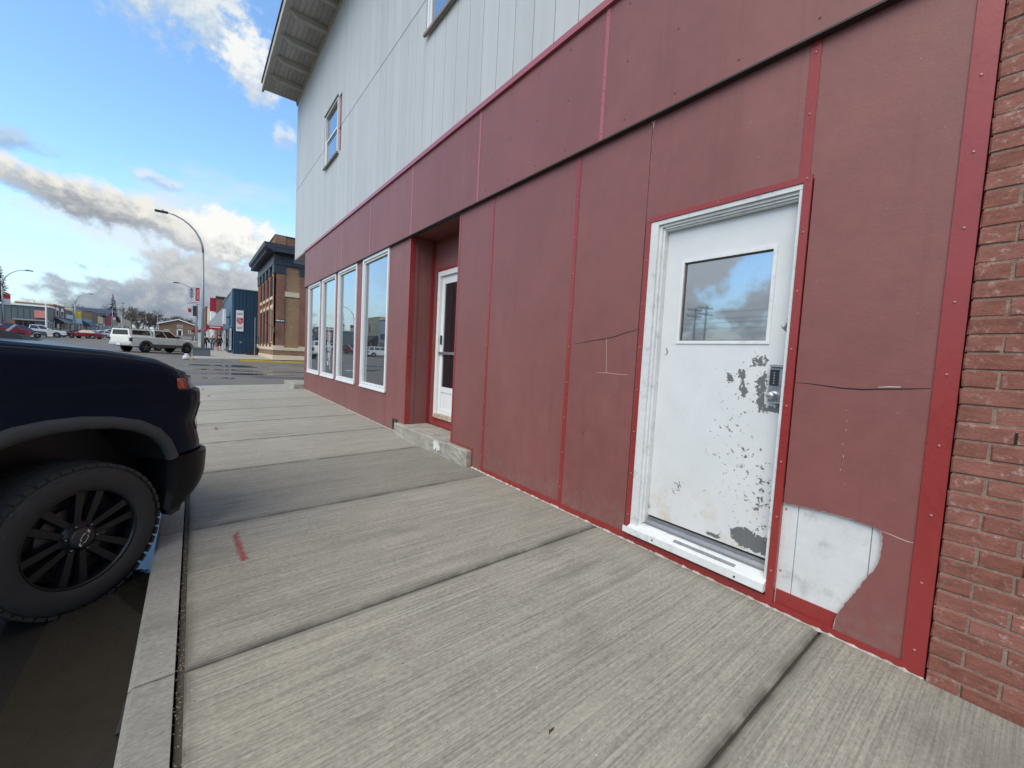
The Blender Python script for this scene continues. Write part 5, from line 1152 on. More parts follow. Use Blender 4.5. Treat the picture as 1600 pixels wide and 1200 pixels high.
ys_ = shopfront('yellow_sign_shop', 'tan shop with a yellow blade sign and bright blue-white fascia', XL, 136.1, 146, 5.6, TAN, None, (M('bright print sign', (0.36, 0.48, 0.60, 1), .5, .9, 1.0), 2.6, 3.9, .02, .9), side='L')
ys_.box('blade_sign', XL + .2, XL + 1.1, 137, 137.3, gz(137) + 3.8, gz(137) + 5.3, YEL)
shopfront('teal_sign_shop', 'tan brick shop with a pale teal fascia sign across the street', XL, 146.1, 158, 5.6, FB_TAN, (TEAL, 2.3, 1.3), (flatm('pale teal sign', 125, 158, 160), 2.7, 3.7, .05, .95), side='L')
shopfront('brown_board_shop', 'brown boarded shop with a cream sign panel across the street', XL, 158.1, 176, 5.7, BRN, None, (CREAM, 2.9, 4.9, .45, .9), side='L')
rs = shopfront('wine_sign_shop', 'dark-gabled shop with a large wine-red sign across the street', XL, 176.1, 206, 5.4, TAN, None, (WINE, 2.2, 5.9, .08, .46), side='L')
zz = gz(190)
rs.mb(MB().prism([(175, zz + 5.0), (187, zz + 7.6), (208, zz + 4.6), (208, zz + 4.1), (187, zz + 7.1), (175, zz + 4.5)], 'x', XL - 8, XL + .9), 'gable_roof', BLACK)
shopfront('end_block', 'long beige block closing the far left row of shops', XL, 206.3, 246, 5.0, CREAM, None, None, side='L')
# nearer shops of that row, mirrored in the shop windows
shopfront('beige_corner_shop', 'beige two-storey shop mirrored in the nearest shop window', XL, 76, 84, 7.0, CREAM, (DARKMET, 2.7, 1.5), None, upper=1, side='L')
shopfront('brick_corner_shop', 'red brick shop mirrored at the edge of the shop window', XL, 84.1, 88, 6.6, FB_RED, (RED, 2.7, 1.0), None, side='L')
shopfront('grey_corner_shop', 'pale grey shop mirrored at the right of the nearest shop window', XL, 66, 75.9, 6.4, PGRY, None, (TEAL, 3, 4, .1, .9), side='L')

# --- houses closing the street
def house(name, label, x, y, wd, dp, h, rf, m, mr):
    z = gz(y) + .0; s = B(name, label, x, y, z, 'houses at the end of the street')
    s.box('wall', x - wd/2, x + wd/2, y, y + dp, z - 2, z + h, m)
    s.mb(MB().prism([(x - wd/2 - .6, z + h - .25), (x, z + h + rf), (x + wd/2 + .6, z + h - .25), (x + wd/2 + .6, z + h + .1), (x, z + h + rf + .38), (x - wd/2 - .6, z + h + .1)], 'y', y - .7, y + dp + .5), 'roof', mr)
    s.mb(MB().prism([(x - wd/2 - .65, z + h - .3), (x, z + h + rf - .02), (x + wd/2 + .65, z + h - .3), (x + wd/2 + .65, z + h + .06), (x, z + h + rf + .36), (x - wd/2 - .65, z + h + .06)], 'y', y - .78, y - .701), 'bargeboard', WHITE)
    s.mb(MB().prism([(x - wd/2, z + h), (x, z + h + rf), (x + wd/2, z + h)], 'y', y, y + .2), 'gable', m)
    d = s.box('door', x - .1, x + 1.0, y - .06, y - .002, z, z + 2.2, BLACK); s.mb(MB().box(x - .5, x - .1, y - .1, y - .002, z, z + 2.5).box(x + 1.0, x + 1.4, y - .1, y - .002, z, z + 2.5).box(x - .5, x + 1.4, y - .1, y - .002, z + 2.2, z + 2.7), 'door_surround', WHITE, d)
    for a in (-wd * .36, wd * .26): s.window('y', y, x + a, x + a + 1.6, z + 1.0, z + 2.3, WHITE, sgn=-1, bars=1)
    w_ = s.window('y', y, x - .4, x + 1.3, z + 3.4, z + 4.4, WHITE, sgn=-1); return s
house('brown_house', 'wide brown gabled house with white trim at the end of the street', -5.2, 216, 12, 12, 4.4, 2.0, FB_BROWN, ROOFING)
house('dark_roof_house', 'dark-roofed house rising behind the grey metal building', -35, 160, 12, 12, 4.6, 2.2, BRN, ROOFING)
house('pale_house', 'pale house with trees about it on the rise behind the shops', -40, 215, 16, 12, 5.0, 2.4, PGRY, ROOFING)
# ------------------------------------------------------------------ parked and passing vehicles
TY2 = flatm('far tyre', 32, 32, 32, 0.9); RM2 = flatm('alloy wheel', 150, 150, 150, 0.4); RM3 = flatm('grey alloy wheel', 95, 92, 88, 0.5)
HLM = flatm('lamp lens', 225, 225, 220, 0.2); TLM = flatm('tail lamp', 120, 15, 18, 0.3); PLATE = flatm('number plate', 215, 215, 215, 0.5)
def vehicle(label, cat, x, y, rz, kind, paint, rimm=RM2, name=None, lower=None, group='vehicles parked along the street', z=None, topper=False):
    zg_ = (zroad(x, y) if z is None else z)
    t = thing(name or {'pickup': 'pickup_truck', 'sedan': 'car', 'suv': 'car', 'van': 'van'}[kind], label, cat, (x, y, zg_), rz, group)
    P = {'pickup': dict(L=2.9, Rr=-2.9, w=0.99, ax=(1.85, -1.72), r=.42, top=[(2.88, .62), (2.9, .95), (2.82, 1.12), (1.35, 1.22), (1.1, 1.24), (-.95, 1.26), (-2.9, 1.28), (-2.92, .75)], gh=[(1.25, 1.22), (.45, 1.86), (.25, 1.91), (-.75, 1.90), (-.95, 1.84), (-1.05, 1.24)], b=.50),
         'suv': dict(L=2.35, Rr=-2.35, w=0.93, ax=(1.45, -1.4), r=.36, top=[(2.33, .50), (2.36, .80), (2.25, .98), (1.05, 1.08), (-2.2, 1.12), (-2.36, 1.0), (-2.36, .55)], gh=[(1.1, 1.07), (.35, 1.62), (.1, 1.69), (-1.7, 1.69), (-2.0, 1.62), (-2.28, 1.10)], b=.34),
         'sedan': dict(L=2.4, Rr=-2.4, w=0.90, ax=(1.45, -1.35), r=.33, top=[(2.38, .42), (2.4, .66), (2.2, .80), (.95, .92), (-1.5, .96), (-2.3, .92), (-2.42, .75), (-2.4, .48)], gh=[(1.0, .91), (.25, 1.36), (-.05, 1.42), (-.85, 1.41), (-1.1, 1.36), (-1.75, .96)], b=.26),
         'van': dict(L=2.5, Rr=-2.5, w=0.98, ax=(1.6, -1.5), r=.36, top=[(2.48, .5), (2.5, .85), (2.3, 1.1), (1.7, 1.2), (-2.45, 1.25), (-2.5, .55)], gh=[(1.75, 1.19), (1.15, 1.85), (.9, 1.95), (-2.3, 1.95), (-2.42, 1.85), (-2.46, 1.24)], b=.36)}[kind]
    w_, r, b = P['w'], P['r'], P['b']; ar_ = r + .07
    low = []
    for ax in sorted(P['ax']):
        h0 = math.sqrt(max(0, ar_ ** 2 - (b - r) ** 2)); 
        for k in range(11):
            a = math.pi - math.pi * k / 10; xx, zz_ = ax + ar_ * math.cos(a), r + ar_ * math.sin(a)
            low.append((xx, max(b, zz_)))
    poly = low + [(P['L'] - .05, b)] + P['top'] + [(P['Rr'] + .05, b)]
    def ring(yv, ins): return [(px * (1 - .012 * ins), yv, pz - (.035 * ins if pz > b + .45 else 0)) for px, pz in poly]
    rings = [ring(-w_, 1), ring(-w_ + .06, 0), ring(w_ - .06, 0), ring(w_, 1)]
    n = len(poly); vs = [v for R_ in rings for v in R_]; fs = [tuple(range(n)), tuple(range(3 * n, 4 * n))[::-1]]
    for k in range(3):
        for i in range(n): fs.append((k * n + i, (k + 1) * n + i, (k + 1) * n + (i + 1) % n, k * n + (i + 1) % n))
    autosmooth(MB().add(vs, fs).build('body', paint, t, False, True), 40)
    if lower: 
        for s in (-1, 1): box('side_skirt', P['ax'][1] + ar_ + .02, P['ax'][0] - ar_ - .02, s * (w_ - .05), s * (w_ + .012), b - .06, b + .2, lower, t, .01)
        for ax in P['ax']:
            for s in (-1, 1):
                MB().prism([(ax + (ar_ + .10) * math.cos(math.pi * k / 10), r + (ar_ + .10) * math.sin(math.pi * k / 10)) for k in range(11)] + [(ax + ar_ * math.cos(math.pi - math.pi * k / 10), r + ar_ * math.sin(math.pi - math.pi * k / 10)) for k in range(11)], 'y', s * (w_ - .03), s * (w_ + .02)).build('arch_flare', lower, t)
    zt, zb_ = max(q[1] for q in P['gh']), min(q[1] for q in P['gh'])
    def gy(zv): return (w_ - .07) - .20 * (zv - zb_) / (zt - zb_)
    gh = P['gh']; n = len(gh)
    vs = [(px, -gy(pz), pz) for px, pz in gh] + [(px, gy(pz), pz) for px, pz in gh]
    autosmooth(MB().add(vs, [tuple(range(n)), tuple(range(n, 2 * n))[::-1]] + [(i, n + i, n + (i + 1) % n, (i + 1) % n) for i in range(n - 1)]).build('cab' if kind == 'pickup' else 'roof', paint, t, False, True), 40)
    # glass: sides cut by a pillar, front and rear screens
    (xf, zf), (xr, zr) = gh[0], gh[-1]; xt0, xt1 = gh[1][0], gh[-2][0]; z0, z1 = zb_ + .05, zt - .10
    lerp = lambda a, b_, k: a + (b_ - a) * k
    fx0 = lerp(xf, gh[1][0], (z0 - zf) / max(.01, gh[1][1] - zf)) - .12; fx1 = lerp(xf, gh[1][0], (z1 - zf) / max(.01, gh[1][1] - zf)) - .12
    rx0 = xr + .10; rx1 = xt1 + .10
    cuts = {'pickup': [.5], 'suv': [.36, .70], 'sedan': [.5], 'van': [.3, .62]}[kind]; ed_ = [0] + cuts + [1]
    for s in (-1, 1):
        for a, c in zip(ed_[:-1], ed_[1:]):
            a2, c2 = a + (.02 if a > 0 else 0), c - (.02 if c < 1 else 0)
            q = [(lerp(fx0, rx0, a2), s * (gy(z0) + .006), z0), (lerp(fx0, rx0, c2), s * (gy(z0) + .006), z0), (lerp(fx1, rx1, c2), s * (gy(z1) + .006), z1), (lerp(fx1, rx1, a2), s * (gy(z1) + .006), z1)]
            MB().add(q, [(0, 1, 2, 3)] if s < 0 else [(3, 2, 1, 0)]).build('side_window', GLASS_C, t)
    def screen(name, A, Bp, off):
        (xa, za_), (xb, zb2) = A, Bp; k0, k1 = .08, .92
        p0 = (lerp(xa, xb, k0) + off, lerp(za_, zb2, k0) + .004); p1 = (lerp(xa, xb, k1) + off, lerp(za_, zb2, k1) + .004)
        MB().add([(p0[0], -gy(p0[1]) + .08, p0[1]), (p0[0], gy(p0[1]) - .08, p0[1]), (p1[0], gy(p1[1]) - .08, p1[1]), (p1[0], -gy(p1[1]) + .08, p1[1])], [(0, 1, 2, 3)]).build(name, GLASS_C, t)
    screen('windshield', gh[0], gh[1], .012); screen('rear_window', gh[-1], gh[-2], -.012)
    for ax in P['ax']:
        for s in (-1, 1):
            wh = bpy.data.objects.new('wheel', None); link(wh, t); wh.location = (ax, s * (w_ - .01), r); wh.rotation_euler = (0, 0, 0 if s < 0 else math.pi)
            MB().lathe([(r * .62, .0), (r * .9, -.004), (r, .03), (r, .19), (r * .6, .2)], 20, 'y').build('tyre', TY2, wh, True)
            mb = MB().lathe([(0, .03), (r * .16, .02), (r * .62, .06), (r * .64, .0), (r * .66, .05)], 20, 'y'); mb.build('rim', TY2, wh)
            for k in range(5):
                a = 2 * math.pi * k / 5 + .3; ca, sa = math.cos(a), math.sin(a); q = r * .11
                MB().add([(r*.1*ca - q*sa, .0, r*.1*sa + q*ca), (r*.1*ca + q*sa, .0, r*.1*sa - q*ca), (r*.62*ca + q*sa, .008, r*.62*sa - q*ca), (r*.62*ca - q*sa, .008, r*.62*sa + q*ca)], [(0, 1, 2, 3)]).build('spoke', rimm, wh)
    zl = P['top'][1][1]
    for s in (-1, 1):
        box('headlight', P['L'] - .28, P['L'] + .008, s * (w_ - .34), s * (w_ - .05), zl - .14, zl + .02, HLM, t, .02)
        if kind in ('suv', 'van', 'pickup'): box('tail_light', P['Rr'] - .015 if kind != 'suv' else P['Rr'] - .012, P['Rr'] + .14, s * (w_ - .16), s * (w_ + .006), zb_ - .38, zb_ - .06, TLM if kind != 'pickup' else DARKMET, t, .02)
        else: box('tail_light', P['Rr'] - .02, P['Rr'] + .2, s * (w_ - .42), s * (w_ - .02), .66, .82, TLM, t, .02)
        mz = zb_ + .06; box('mirror', xf - .45, xf - .28, s * (w_ - .02), s * (w_ + .19), mz, mz + .17, BLACK if lower else paint, t, .03)
    box('front_bumper', P['L'] - .12, P['L'] + .06, -w_ + .04, w_ - .04, b + .0, b + .22, lower or paint, t, .04); box('rear_bumper', P['Rr'] - .10, P['Rr'] + .1, -w_ + .04, w_ - .04, b + .02, b + .22, (CHROME if kind == 'pickup' else (lower or paint)), t, .04)
    box('grille', P['L'] - .02, P['L'] + .02, -.5, .5, b + .26, zl - .04, BLACK, t, .02); box('number_plate', P['Rr'] - .12, P['Rr'] - .101, -.16, .16, b + .05, b + .2, PLATE, t)
    if kind == 'pickup':
        box('tailgate', P['Rr'] - .03, P['Rr'] + .03, -w_ + .20, w_ - .20, .78, 1.27, paint, t, .012)
        if topper:
            q = [(-1.12, 1.27), (-2.88, 1.27), (-2.86, 1.84), (-1.15, 1.88)]
            ty = lambda zv: .90 - .16 * (zv - 1.27) / .6
            vs = [(a, -ty(c), c) for a, c in q] + [(a, ty(c), c) for a, c in q]
            tp = MB().add(vs, [(0, 1, 2, 3), (7, 6, 5, 4), (0, 4, 5, 1), (1, 5, 6, 2), (2, 6, 7, 3), (3, 7, 4, 0)]).build('bed_topper', paint, t, False, True)
            for s in (-1, 1): MB().add([(-1.28, s * (ty(1.40) + .006), 1.40), (-2.70, s * (ty(1.40) + .006), 1.40), (-2.62, s * (ty(1.76) + .006), 1.76), (-1.30, s * (ty(1.76) + .006), 1.76)], [(0, 1, 2, 3)]).build('topper_window', GLASS_C, tp)
            MB().add([(-2.888, -.72, 1.37), (-2.888, .72, 1.37), (-2.875, .66, 1.74), (-2.875, -.66, 1.74)], [(0, 1, 2, 3)]).build('topper_rear_window', GLASS_C, tp)
        else:
            box('bed_floor', P['Rr'] + .1, -1.1, -w_ + .14, w_ - .14, 1.262, 1.272, BLACK, t)
    return t
PW = mat_paint('dusty white paint', (0.78, 0.78, 0.70), 0.35, 0.45); PW2 = mat_paint('white paint', (0.72, 0.73, 0.72), 0.35, 0.15); PR = mat_paint('dark red paint', (0.17, 0.012, 0.02), 0.3, 0.1); PK = mat_paint('black paint', (0.01, 0.012, 0.016), 0.3, 0.15); PRD = mat_paint('bright red paint', (0.42, 0.02, 0.04), 0.35, 0.1); PGY = mat_paint('grey paint', (0.10, 0.11, 0.12), 0.3, 0.15)
LOWG = flatm('taupe lower cladding', 88, 84, 76, 0.6)
A45 = rad(44)
# angle-parked white pickup with topper beyond the crossing
vehicle('dusty white crew-cab pickup with a topper, angle-parked left of the dark block', 'pickup truck', -2.5, 46.0, A45, 'pickup', PW, RM3, None, LOWG, topper=True)
vehicle('black car nosed in behind the white pickup with a topper', 'car', -2.3, 52.6, A45, 'suv', PK, RM2)
vehicle('grey car parked further along behind the black one', 'car', -3.4, 60.5, A45, 'sedan', PGY, RM2)
vehicle('dark red car across the street with bright wheels', 'car', -14.3, 98.0, rad(158), 'sedan', PR, RM2)
vehicle('black car half hidden behind the dark red one', 'car', -15.9, 101.0, rad(190), 'sedan', PK, RM2)
vehicle('white pickup parked in front of the grey metal building', 'pickup truck', -19.3, 97.0, rad(8), 'pickup', PW2, RM2)
vehicle('dark car parked left of the white pickup by the grey building', 'car', -19.4, 89.0, rad(10), 'suv', PGY, RM2)
rv_ = vehicle('red van with white swooping stripes at the left edge', 'van', -20.0, 83.5, rad(15), 'van', PRD, RM2)
for s in (-1, 1):
    for a in (0.2, -1.0): MB().prism([(a, .75), (a + .35, .75), (a + 1.15, 1.75), (a + .85, 1.75)], 'y', s * .99, s * 1.0).build('stripe', WHITE, rv_)
vehicle('white car at the kerb just right of the dark red one', 'car', -14.5, 112.0, rad(205), 'sedan', PW2, RM2)
vehicle('white van-like car below the wine-red shop sign', 'car', -15.0, 128.0, rad(200), 'suv', PW2, RM2)
vehicle('small white car far down the left kerb', 'car', -14.0, 150.0, rad(205), 'sedan', PW2, RM2)
vehicle('white car mirrored in the nearest shop window', 'car', -19.0, 67.0, rad(175), 'suv', PW2, RM2)
vehicle('grey car far off beneath the brown gabled house', 'car', -6.5, 150.0, rad(90), 'sedan', PGY, RM2)

# ------------------------------------------------------------------ street lamps, banners, planter
LAMP = flatm('pale galvanised pole', 158, 166, 168, 0.45); LAMP_M = M('galvanised pole', (0.30, 0.33, 0.35, 1), 0.42, 0.1, metal=.4)
def lamp(label, x, y, h, arm, d=-1, z=None, reach=2.3):
    z = gz(y) + .12 if z is None else z
    t = thing('street_lamp', label, 'street lamp', (x, y, z), 0, 'tall curved street lamps')
    hb = h - 2.6
    MB().tube([(0, 0, 0), (0, 0, hb * .5), (0, 0, hb)], [.115, .095, .075], 10).build('pole', LAMP_M, t, True)
    path = [(0, 0, hb)] + [(d * reach * (1 - math.cos(a)), 0, hb + 2.5 * math.sin(a)) for a in [rad(q) for q in (12, 25, 38, 50, 62, 74, 84)]]
    MB().tube(path, [.075, .07, .066, .06, .055, .05, .047, .045], 8).build('arm', LAMP_M, t, True)
    ex, _, ez = path[-1]
    hd = MB().box(min(ex, ex + d * .75), max(ex, ex + d * .75), -.13, .13, ez - .08, ez + .06, .03).build('lamp_head', DARKMET, t)
    MB().lathe([(0, .11), (.05, .10), (.06, 0)], 10, 'z', (ex + d * .3, 0, ez + .06)).build('light_sensor', GALV, hd)
    MB().lathe([(.16, 0), (.16, .05), (.12, .08)], 12).build('base_plate', LAMP_M, t)
    return t
lamp('tall grey street lamp on a dark block at the far corner', .5, 40.0, 10.5, 1)
pb = thing('planter_block', 'dark square concrete block round the foot of the corner street lamp', 'block', (.5, 40, gz(40) + .11), 0)
DKC = flatm('dark grey concrete', 92, 96, 100, 0.85)
MB().box(-.62, .48, -.55, -.125, 0, .62, .03).box(-.62, .48, .125, .55, 0, .62, .03).box(-.62, -.125, -.1245, .1245, 0, .62, .0).box(.125, .48, -.1245, .1245, 0, .62).build('block_body', DKC, pb); box('cap_edge', -.66, .52, -.59, -.56, .54, .66, DKC, pb, .005)
# wheat-ear banner on the lamp
bn = thing('banner', 'white and red banner with a black wheat ear on the corner lamp', 'banner', (.32, 40.0, gz(40) + .12), 0)
zB = 6.17; bn.scale = (.8, 1, .68)
BWH = flatm('banner white', 205, 205, 208, 0.8, var=.04); BRD = flatm('banner red', 178, 38, 52, 0.8, var=.06)
box('cloth', -.92, -.34, -.012, .012, zB, zB + 1.42, BWH, bn); box('red_stripe', -.339, -.02, -.012, .012, zB, zB + 1.45, BRD, bn)
wb = MB(); wx = -.63
for k in range(5):
    for s in (-1, 1):
        cz_ = zB + .30 + .21 * k; wb.add([(wx, -.0155, cz_ - .05), (wx + s * .10, -.0155, cz_ + .06), (wx + s * .17, -.0155, cz_ + .22), (wx + s * .05, -.0155, cz_ + .13)], [(0, 1, 2, 3) if s > 0 else (3, 2, 1, 0)])
wb.add([(wx - .05, -.0155, zB + 1.22), (wx, -.0155, zB + 1.12), (wx + .05, -.0155, zB + 1.22), (wx, -.0155, zB + 1.38)], [(0, 1, 2, 3)]); wb.add([(wx - .012, -.015, zB + .06), (wx + .012, -.015, zB + .06), (wx + .012, -.015, zB + 1.1), (wx - .012, -.015, zB + 1.1)], [(0, 1, 2, 3)])
q = wb.build('wheat_ear', BLACK, bn); q['kind'] = 'stuff'
fc = bpy.data.curves.new('lettering', 'FONT'); fc.body = 'WELCOME'; fc.size = .235; fc.align_x = 'CENTER'; fc.align_y = 'CENTER'; fc.extrude = .001; fc.materials.append(BWH)
_tmp = bpy.data.objects.new('lettering_source', fc); C.objects.link(_tmp); bpy.context.view_layer.update()
_lm = bpy.data.meshes.new_from_object(_tmp); bpy.data.objects.remove(_tmp); _lm.name = 'lettering'
ft = link(bpy.data.objects.new('lettering', _lm), bn); ft.location = (-.18, -.0135, zB + .73); ft.rotation_euler = (rad(90), rad(90), 0)
box('lower_placard', -.92, -.03, -.012, .012, zB - .34, zB - .03, BWH, bn); box('placard_band', -.78, -.12, -.0145, -.0125, zB - .22, zB - .16, BRD, bn)
MB().tube([(-.95, 0, zB + 1.46), (.09, 0, zB + 1.46)], .02, 6).build('bracket', LAMP_M, bn); MB().tube([(-.95, 0, zB - .36), (.09, 0, zB - .36)], .02, 6).build('bracket', LAMP_M, bn)
lamp('thin street lamp just left of the banner, further down the street', .15, 84.0, 9.8, 1)
lamp('street lamp at the far left edge of the picture', -20.4, 86.0, 9.2, 1, d=1)
lamp('street lamp in front of the yellow-sign shop', -20.3, 128.0, 9.2, 1, d=1)
lamp('distant street lamp before the bare trees, left one', -16.2, 232.0, 9.5, 1, d=1)
lamp('distant street lamp before the bare trees, right one', -12.8, 238.0, 9.5, 1, d=1)
lamp('street lamp beside the wine-red shop sign', -20.2, 178.0, 9.8, 1, d=1)
# small post with a signal box, white post at the grey building
sgp = thing('signal_post', 'post with a red and white sign and dark box behind the banner lamp', 'sign', (.25, 62.0, gz(62) + .12)); MB().tube([(0, 0, 0), (0, 0, 5.6)], .06, 8).build('pole', LAMP_M, sgp); box('sign_plate', -.95, -.45, -.03, .0, 4.0, 5.0, BWH, sgp); box('sign_symbol', -.85, -.55, -.036, -.0305, 4.3, 4.75, BRD, sgp); box('signal_box', -.42, -.07, -.16, .16, 3.9, 5.1, DARKMET, sgp, .02)
wpz = gz(100) + .1
wp = thing('white_post', 'thick white post at the corner of the grey metal building', 'post', (-19.9, 104.0, gz(104) + .1)); MB().tube([(0, 0, 0), (0, 0, 5.3)], .12, 10).build('pole', M('white post paint', (0.7, 0.7, 0.66, 1), .6, .1), wp); MB().lathe([(0, .1), (.2, .06), (.2, 0)], 10, 'z', (0, 0, 5.3)).build('cap', WHITE, wp)
wp2 = thing('white_post', 'white post before the beige end block', 'post', (-19.0, 186.0, gz(186) + .1)); MB().tube([(0, 0, 0), (0, 0, 5.6)], .2, 10).build('pole', bpy.data.materials['white post paint'], wp2); MB().lathe([(0, .1), (.24, .06), (.24, 0)], 10, 'z', (0, 0, 5.6)).build('cap', WHITE, wp2)
# small banners on the opposite lamps
for lab, (x, y) in {'small red and white banner on the far left lamp': (-20.4, 86.0), 'small pale banner on the distant lamp, left one': (-16.2, 232.0), 'small pale banner on the distant lamp, right one': (-12.8, 238.0), 'small red-topped banner on the lamp by the wine-red sign': (-20.2, 178.0)}.items():
    q = thing('banner', lab, 'banner', (x, y, gz(y) + .12), 0, 'banners on the street lamps')
    box('cloth', .12, .72, -.015, .015, 4.2, 5.0, BWH, q); box('top_band', .12, .72, -.015, .015, 5.001, 5.6, BRD, q); MB().tube([(0, 0, 5.62), (1.0, 0, 5.62)], .02, 6).build('bracket', LAMP_M, q)
# bag left by the yellow kerb
sb = MB(); sb.lathe([(0, .0), (.20, .0), (.24, .08), (.20, .22), (.10, .34), (.12, .40), (0, .41)], 14)
o = sb.build('sandbag', flatm('pale grey sacking', 190, 195, 195, 0.9), None, True); o.location = (-.42, 35.55, gz(35.5) - .02); tag(o, 'pale grey bag slumped against the yellow kerb corner', 'bag')

# ------------------------------------------------------------------ people far down the pavement
SKIN = flatm('skin', 190, 140, 115, 0.6); HAIR = flatm('dark hair', 45, 38, 34, 0.9)
def skin_obj(name, pts, edges, radii, mat, parent, root=0, sub=1):
    me = bpy.data.meshes.new(name); me.from_pydata(pts, edges, []); o = link(bpy.data.objects.new(name, me), parent)
    sk = o.modifiers.new('skin', 'SKIN'); sk.use_smooth_shade = True
    for i, v in enumerate(me.skin_vertices[0].data): v.radius = radii[i] if isinstance(radii[i], tuple) else (radii[i], radii[i]); v.use_root = (i == root)
    sb_ = o.modifiers.new('sub', 'SUBSURF'); sb_.levels = sub; sb_.render_levels = sub
    me.materials.append(mat); return o
def person(label, x, y, rz, coat, legs, hat=None, bare=False, stride=.0):
    t = thing('person', label, 'person', (x, y, gz(y) + .11 + .012 * x), rz, 'people on the far pavement')
    s = stride
    J = [(0, 0, .95), (0, 0, 1.15), (0, 0, 1.40), (0, 0, 1.50), (.01, 0, 1.60), (.015, 0, 1.72),
         (0, .10, .90), (s * .5 + .02, .11, .50), (s, .11, .08), (s + .15, .11, .04),
         (0, -.10, .90), (-s * .5 + .04, -.11, .50), (-s, -.11, .08), (-s + .15, -.11, .04),
         (0, .20, 1.40), (-.04, .27, 1.12), (.08, .27, .90), (.11, .265, .82), (0, -.20, 1.40), (-.04, -.27, 1.12), (.08, -.27, .90), (.11, -.265, .82)]
    E = [(0, 1), (1, 2), (2, 3), (3, 4), (4, 5), (0, 6), (6, 7), (7, 8), (8, 9), (0, 10), (10, 11), (11, 12), (12, 13), (2, 14), (14, 15), (15, 16), (16, 17), (2, 18), (18, 19), (19, 20), (20, 21)]
    Rr = [(.15, .12), (.14, .11), (.16, .12), .06, .09, .085, .09, .06, .045, .04, .09, .06, .045, .04, .07, .05, .04, .045, .07, .05, .04, .045]
    skin_obj('body', J, E, Rr, SKIN, t)
    ci = [0, 1, 2, 3, 14, 15, 16, 18, 19, 20]; mp = {k: i for i, k in enumerate(ci)}
    pts = [J[k] for k in ci]; pts[0] = (0, 0, .88); pts[3] = (0, 0, 1.47)
    skin_obj('coat', pts, [(mp[a], mp[b]) for a, b in E if a in mp and b in mp], [(.185, .15), (.17, .14), (.185, .145), .085, .09, .07, .06, .09, .07, .06], coat, t)
    li = [0, 6, 7, 8, 10, 11, 12]; mp = {k: i for i, k in enumerate(li)}; lp = [J[k] for k in li]
    if bare: lp[2] = (lp[2][0], lp[2][1], .46); le = [(0, 1), (1, 2), (0, 4), (4, 5)]; skin_obj('shorts', [lp[0], lp[1], lp[2], lp[4], (lp[5][0], lp[5][1], .46)], [(0, 1), (1, 2), (0, 3), (3, 4)], [(.16, .13), .115, .10, .115, .10], legs, t)
    else: skin_obj('trousers', lp, [(mp[a], mp[b]) for a, b in E if a in mp and b in mp], [(.16, .13), .11, .08, .075, .11, .08, .075], legs, t)
    for sg, q in ((1, 8), (-1, 12)):
        fx = J[q][0]; MB().box(fx - .10, fx + .20, J[q][1] - .055, J[q][1] + .055, .0, .11, .03).build('shoe', BLACK, t)
    MB().lathe([(.0, .118), (.05, .11), (.095, .06), (.105, .0), (.10, -.05)], 14, 'z', (-.005, 0, 1.715)).build('cap' if hat else 'hair', hat or HAIR, t, True)
    MB().box(.095, .125, -.014, .014, 1.655, 1.70, .006).build('nose', SKIN, t)
    return t
person('person in a grey jacket, jeans and pale cap walking on the far pavement', 1.62, 58.5, rad(80), flatm('grey jacket', 78, 88, 98, .8), flatm('blue jeans', 72, 100, 135, .9), flatm('pale cap', 215, 215, 212, .8), stride=.22)
person('person in a black coat and shorts by the white shop posts', 2.28, 58.2, rad(95), flatm('black coat', 42, 42, 44, .8), flatm('black shorts', 38, 38, 40, .9), None, True, stride=.15)
person('person in dark clothing half hidden behind the corner lamp pole', .93, 56.0, rad(90), flatm('dark coat', 34, 38, 44, .8), flatm('dark trousers', 44, 48, 56, .9), None, stride=.12)

# ------------------------------------------------------------------ trees
BARK = flatm('grey bark', 92, 82, 72, 0.95); TWIG = flatm('bare brown twigs', 96, 84, 70, 0.95, rnd=.15); SPR = flatm('dark spruce needles', 44, 58, 50, 0.9, rnd=.1)
def bare_tree(label, x, y, h, seed, w_=1.0):
    r = random.Random(seed); t = thing('tree', label, 'tree', (x, y, gz(y) - .1), r.uniform(0, 6), 'bare trees at the end of the street')
    tr = MB(); tw = MB(); tips = []
    def grow(p, d, L, rd, lv):
        pts = [p]; q = Vector(p); dd = Vector(d)
        for k in range(3):
            dd = (dd + Vector((r.uniform(-.18, .18), r.uniform(-.18, .18), .05))).normalized(); q = q + dd * L / 3; pts.append(tuple(q))
        if lv < 3: tr.tube(pts, [rd, rd * .85, rd * .72, rd * .6], 5 if lv < 2 else 4, False)
        else:
            for a, b in zip(pts[:-1], pts[1:]):
                a, b = Vector(a), Vector(b); n = (b - a).orthogonal().normalized() * max(.05, rd); tw.add([a - n, a + n, b + n * .6, b - n * .6], [(0, 1, 2, 3)])
        if lv >= 5: return
        for k in range(r.choice((3, 4)) if lv < 4 else 4):
            i = r.choice((1, 2, 3, 3)); ax = Vector((r.uniform(-1, 1), r.uniform(-1, 1), r.uniform(-.25, .65))); nd = (dd * .75 + ax * .8 * w_).normalized()
            grow(pts[i], nd, L * r.uniform(.58, .8), rd * .55, lv + 1)
    grow((0, 0, 0), (0, 0, 1), h * .32, h * .022, 0)
    tr.build('trunk', BARK, t, True); tw.build('crown', TWIG, t)
    return t
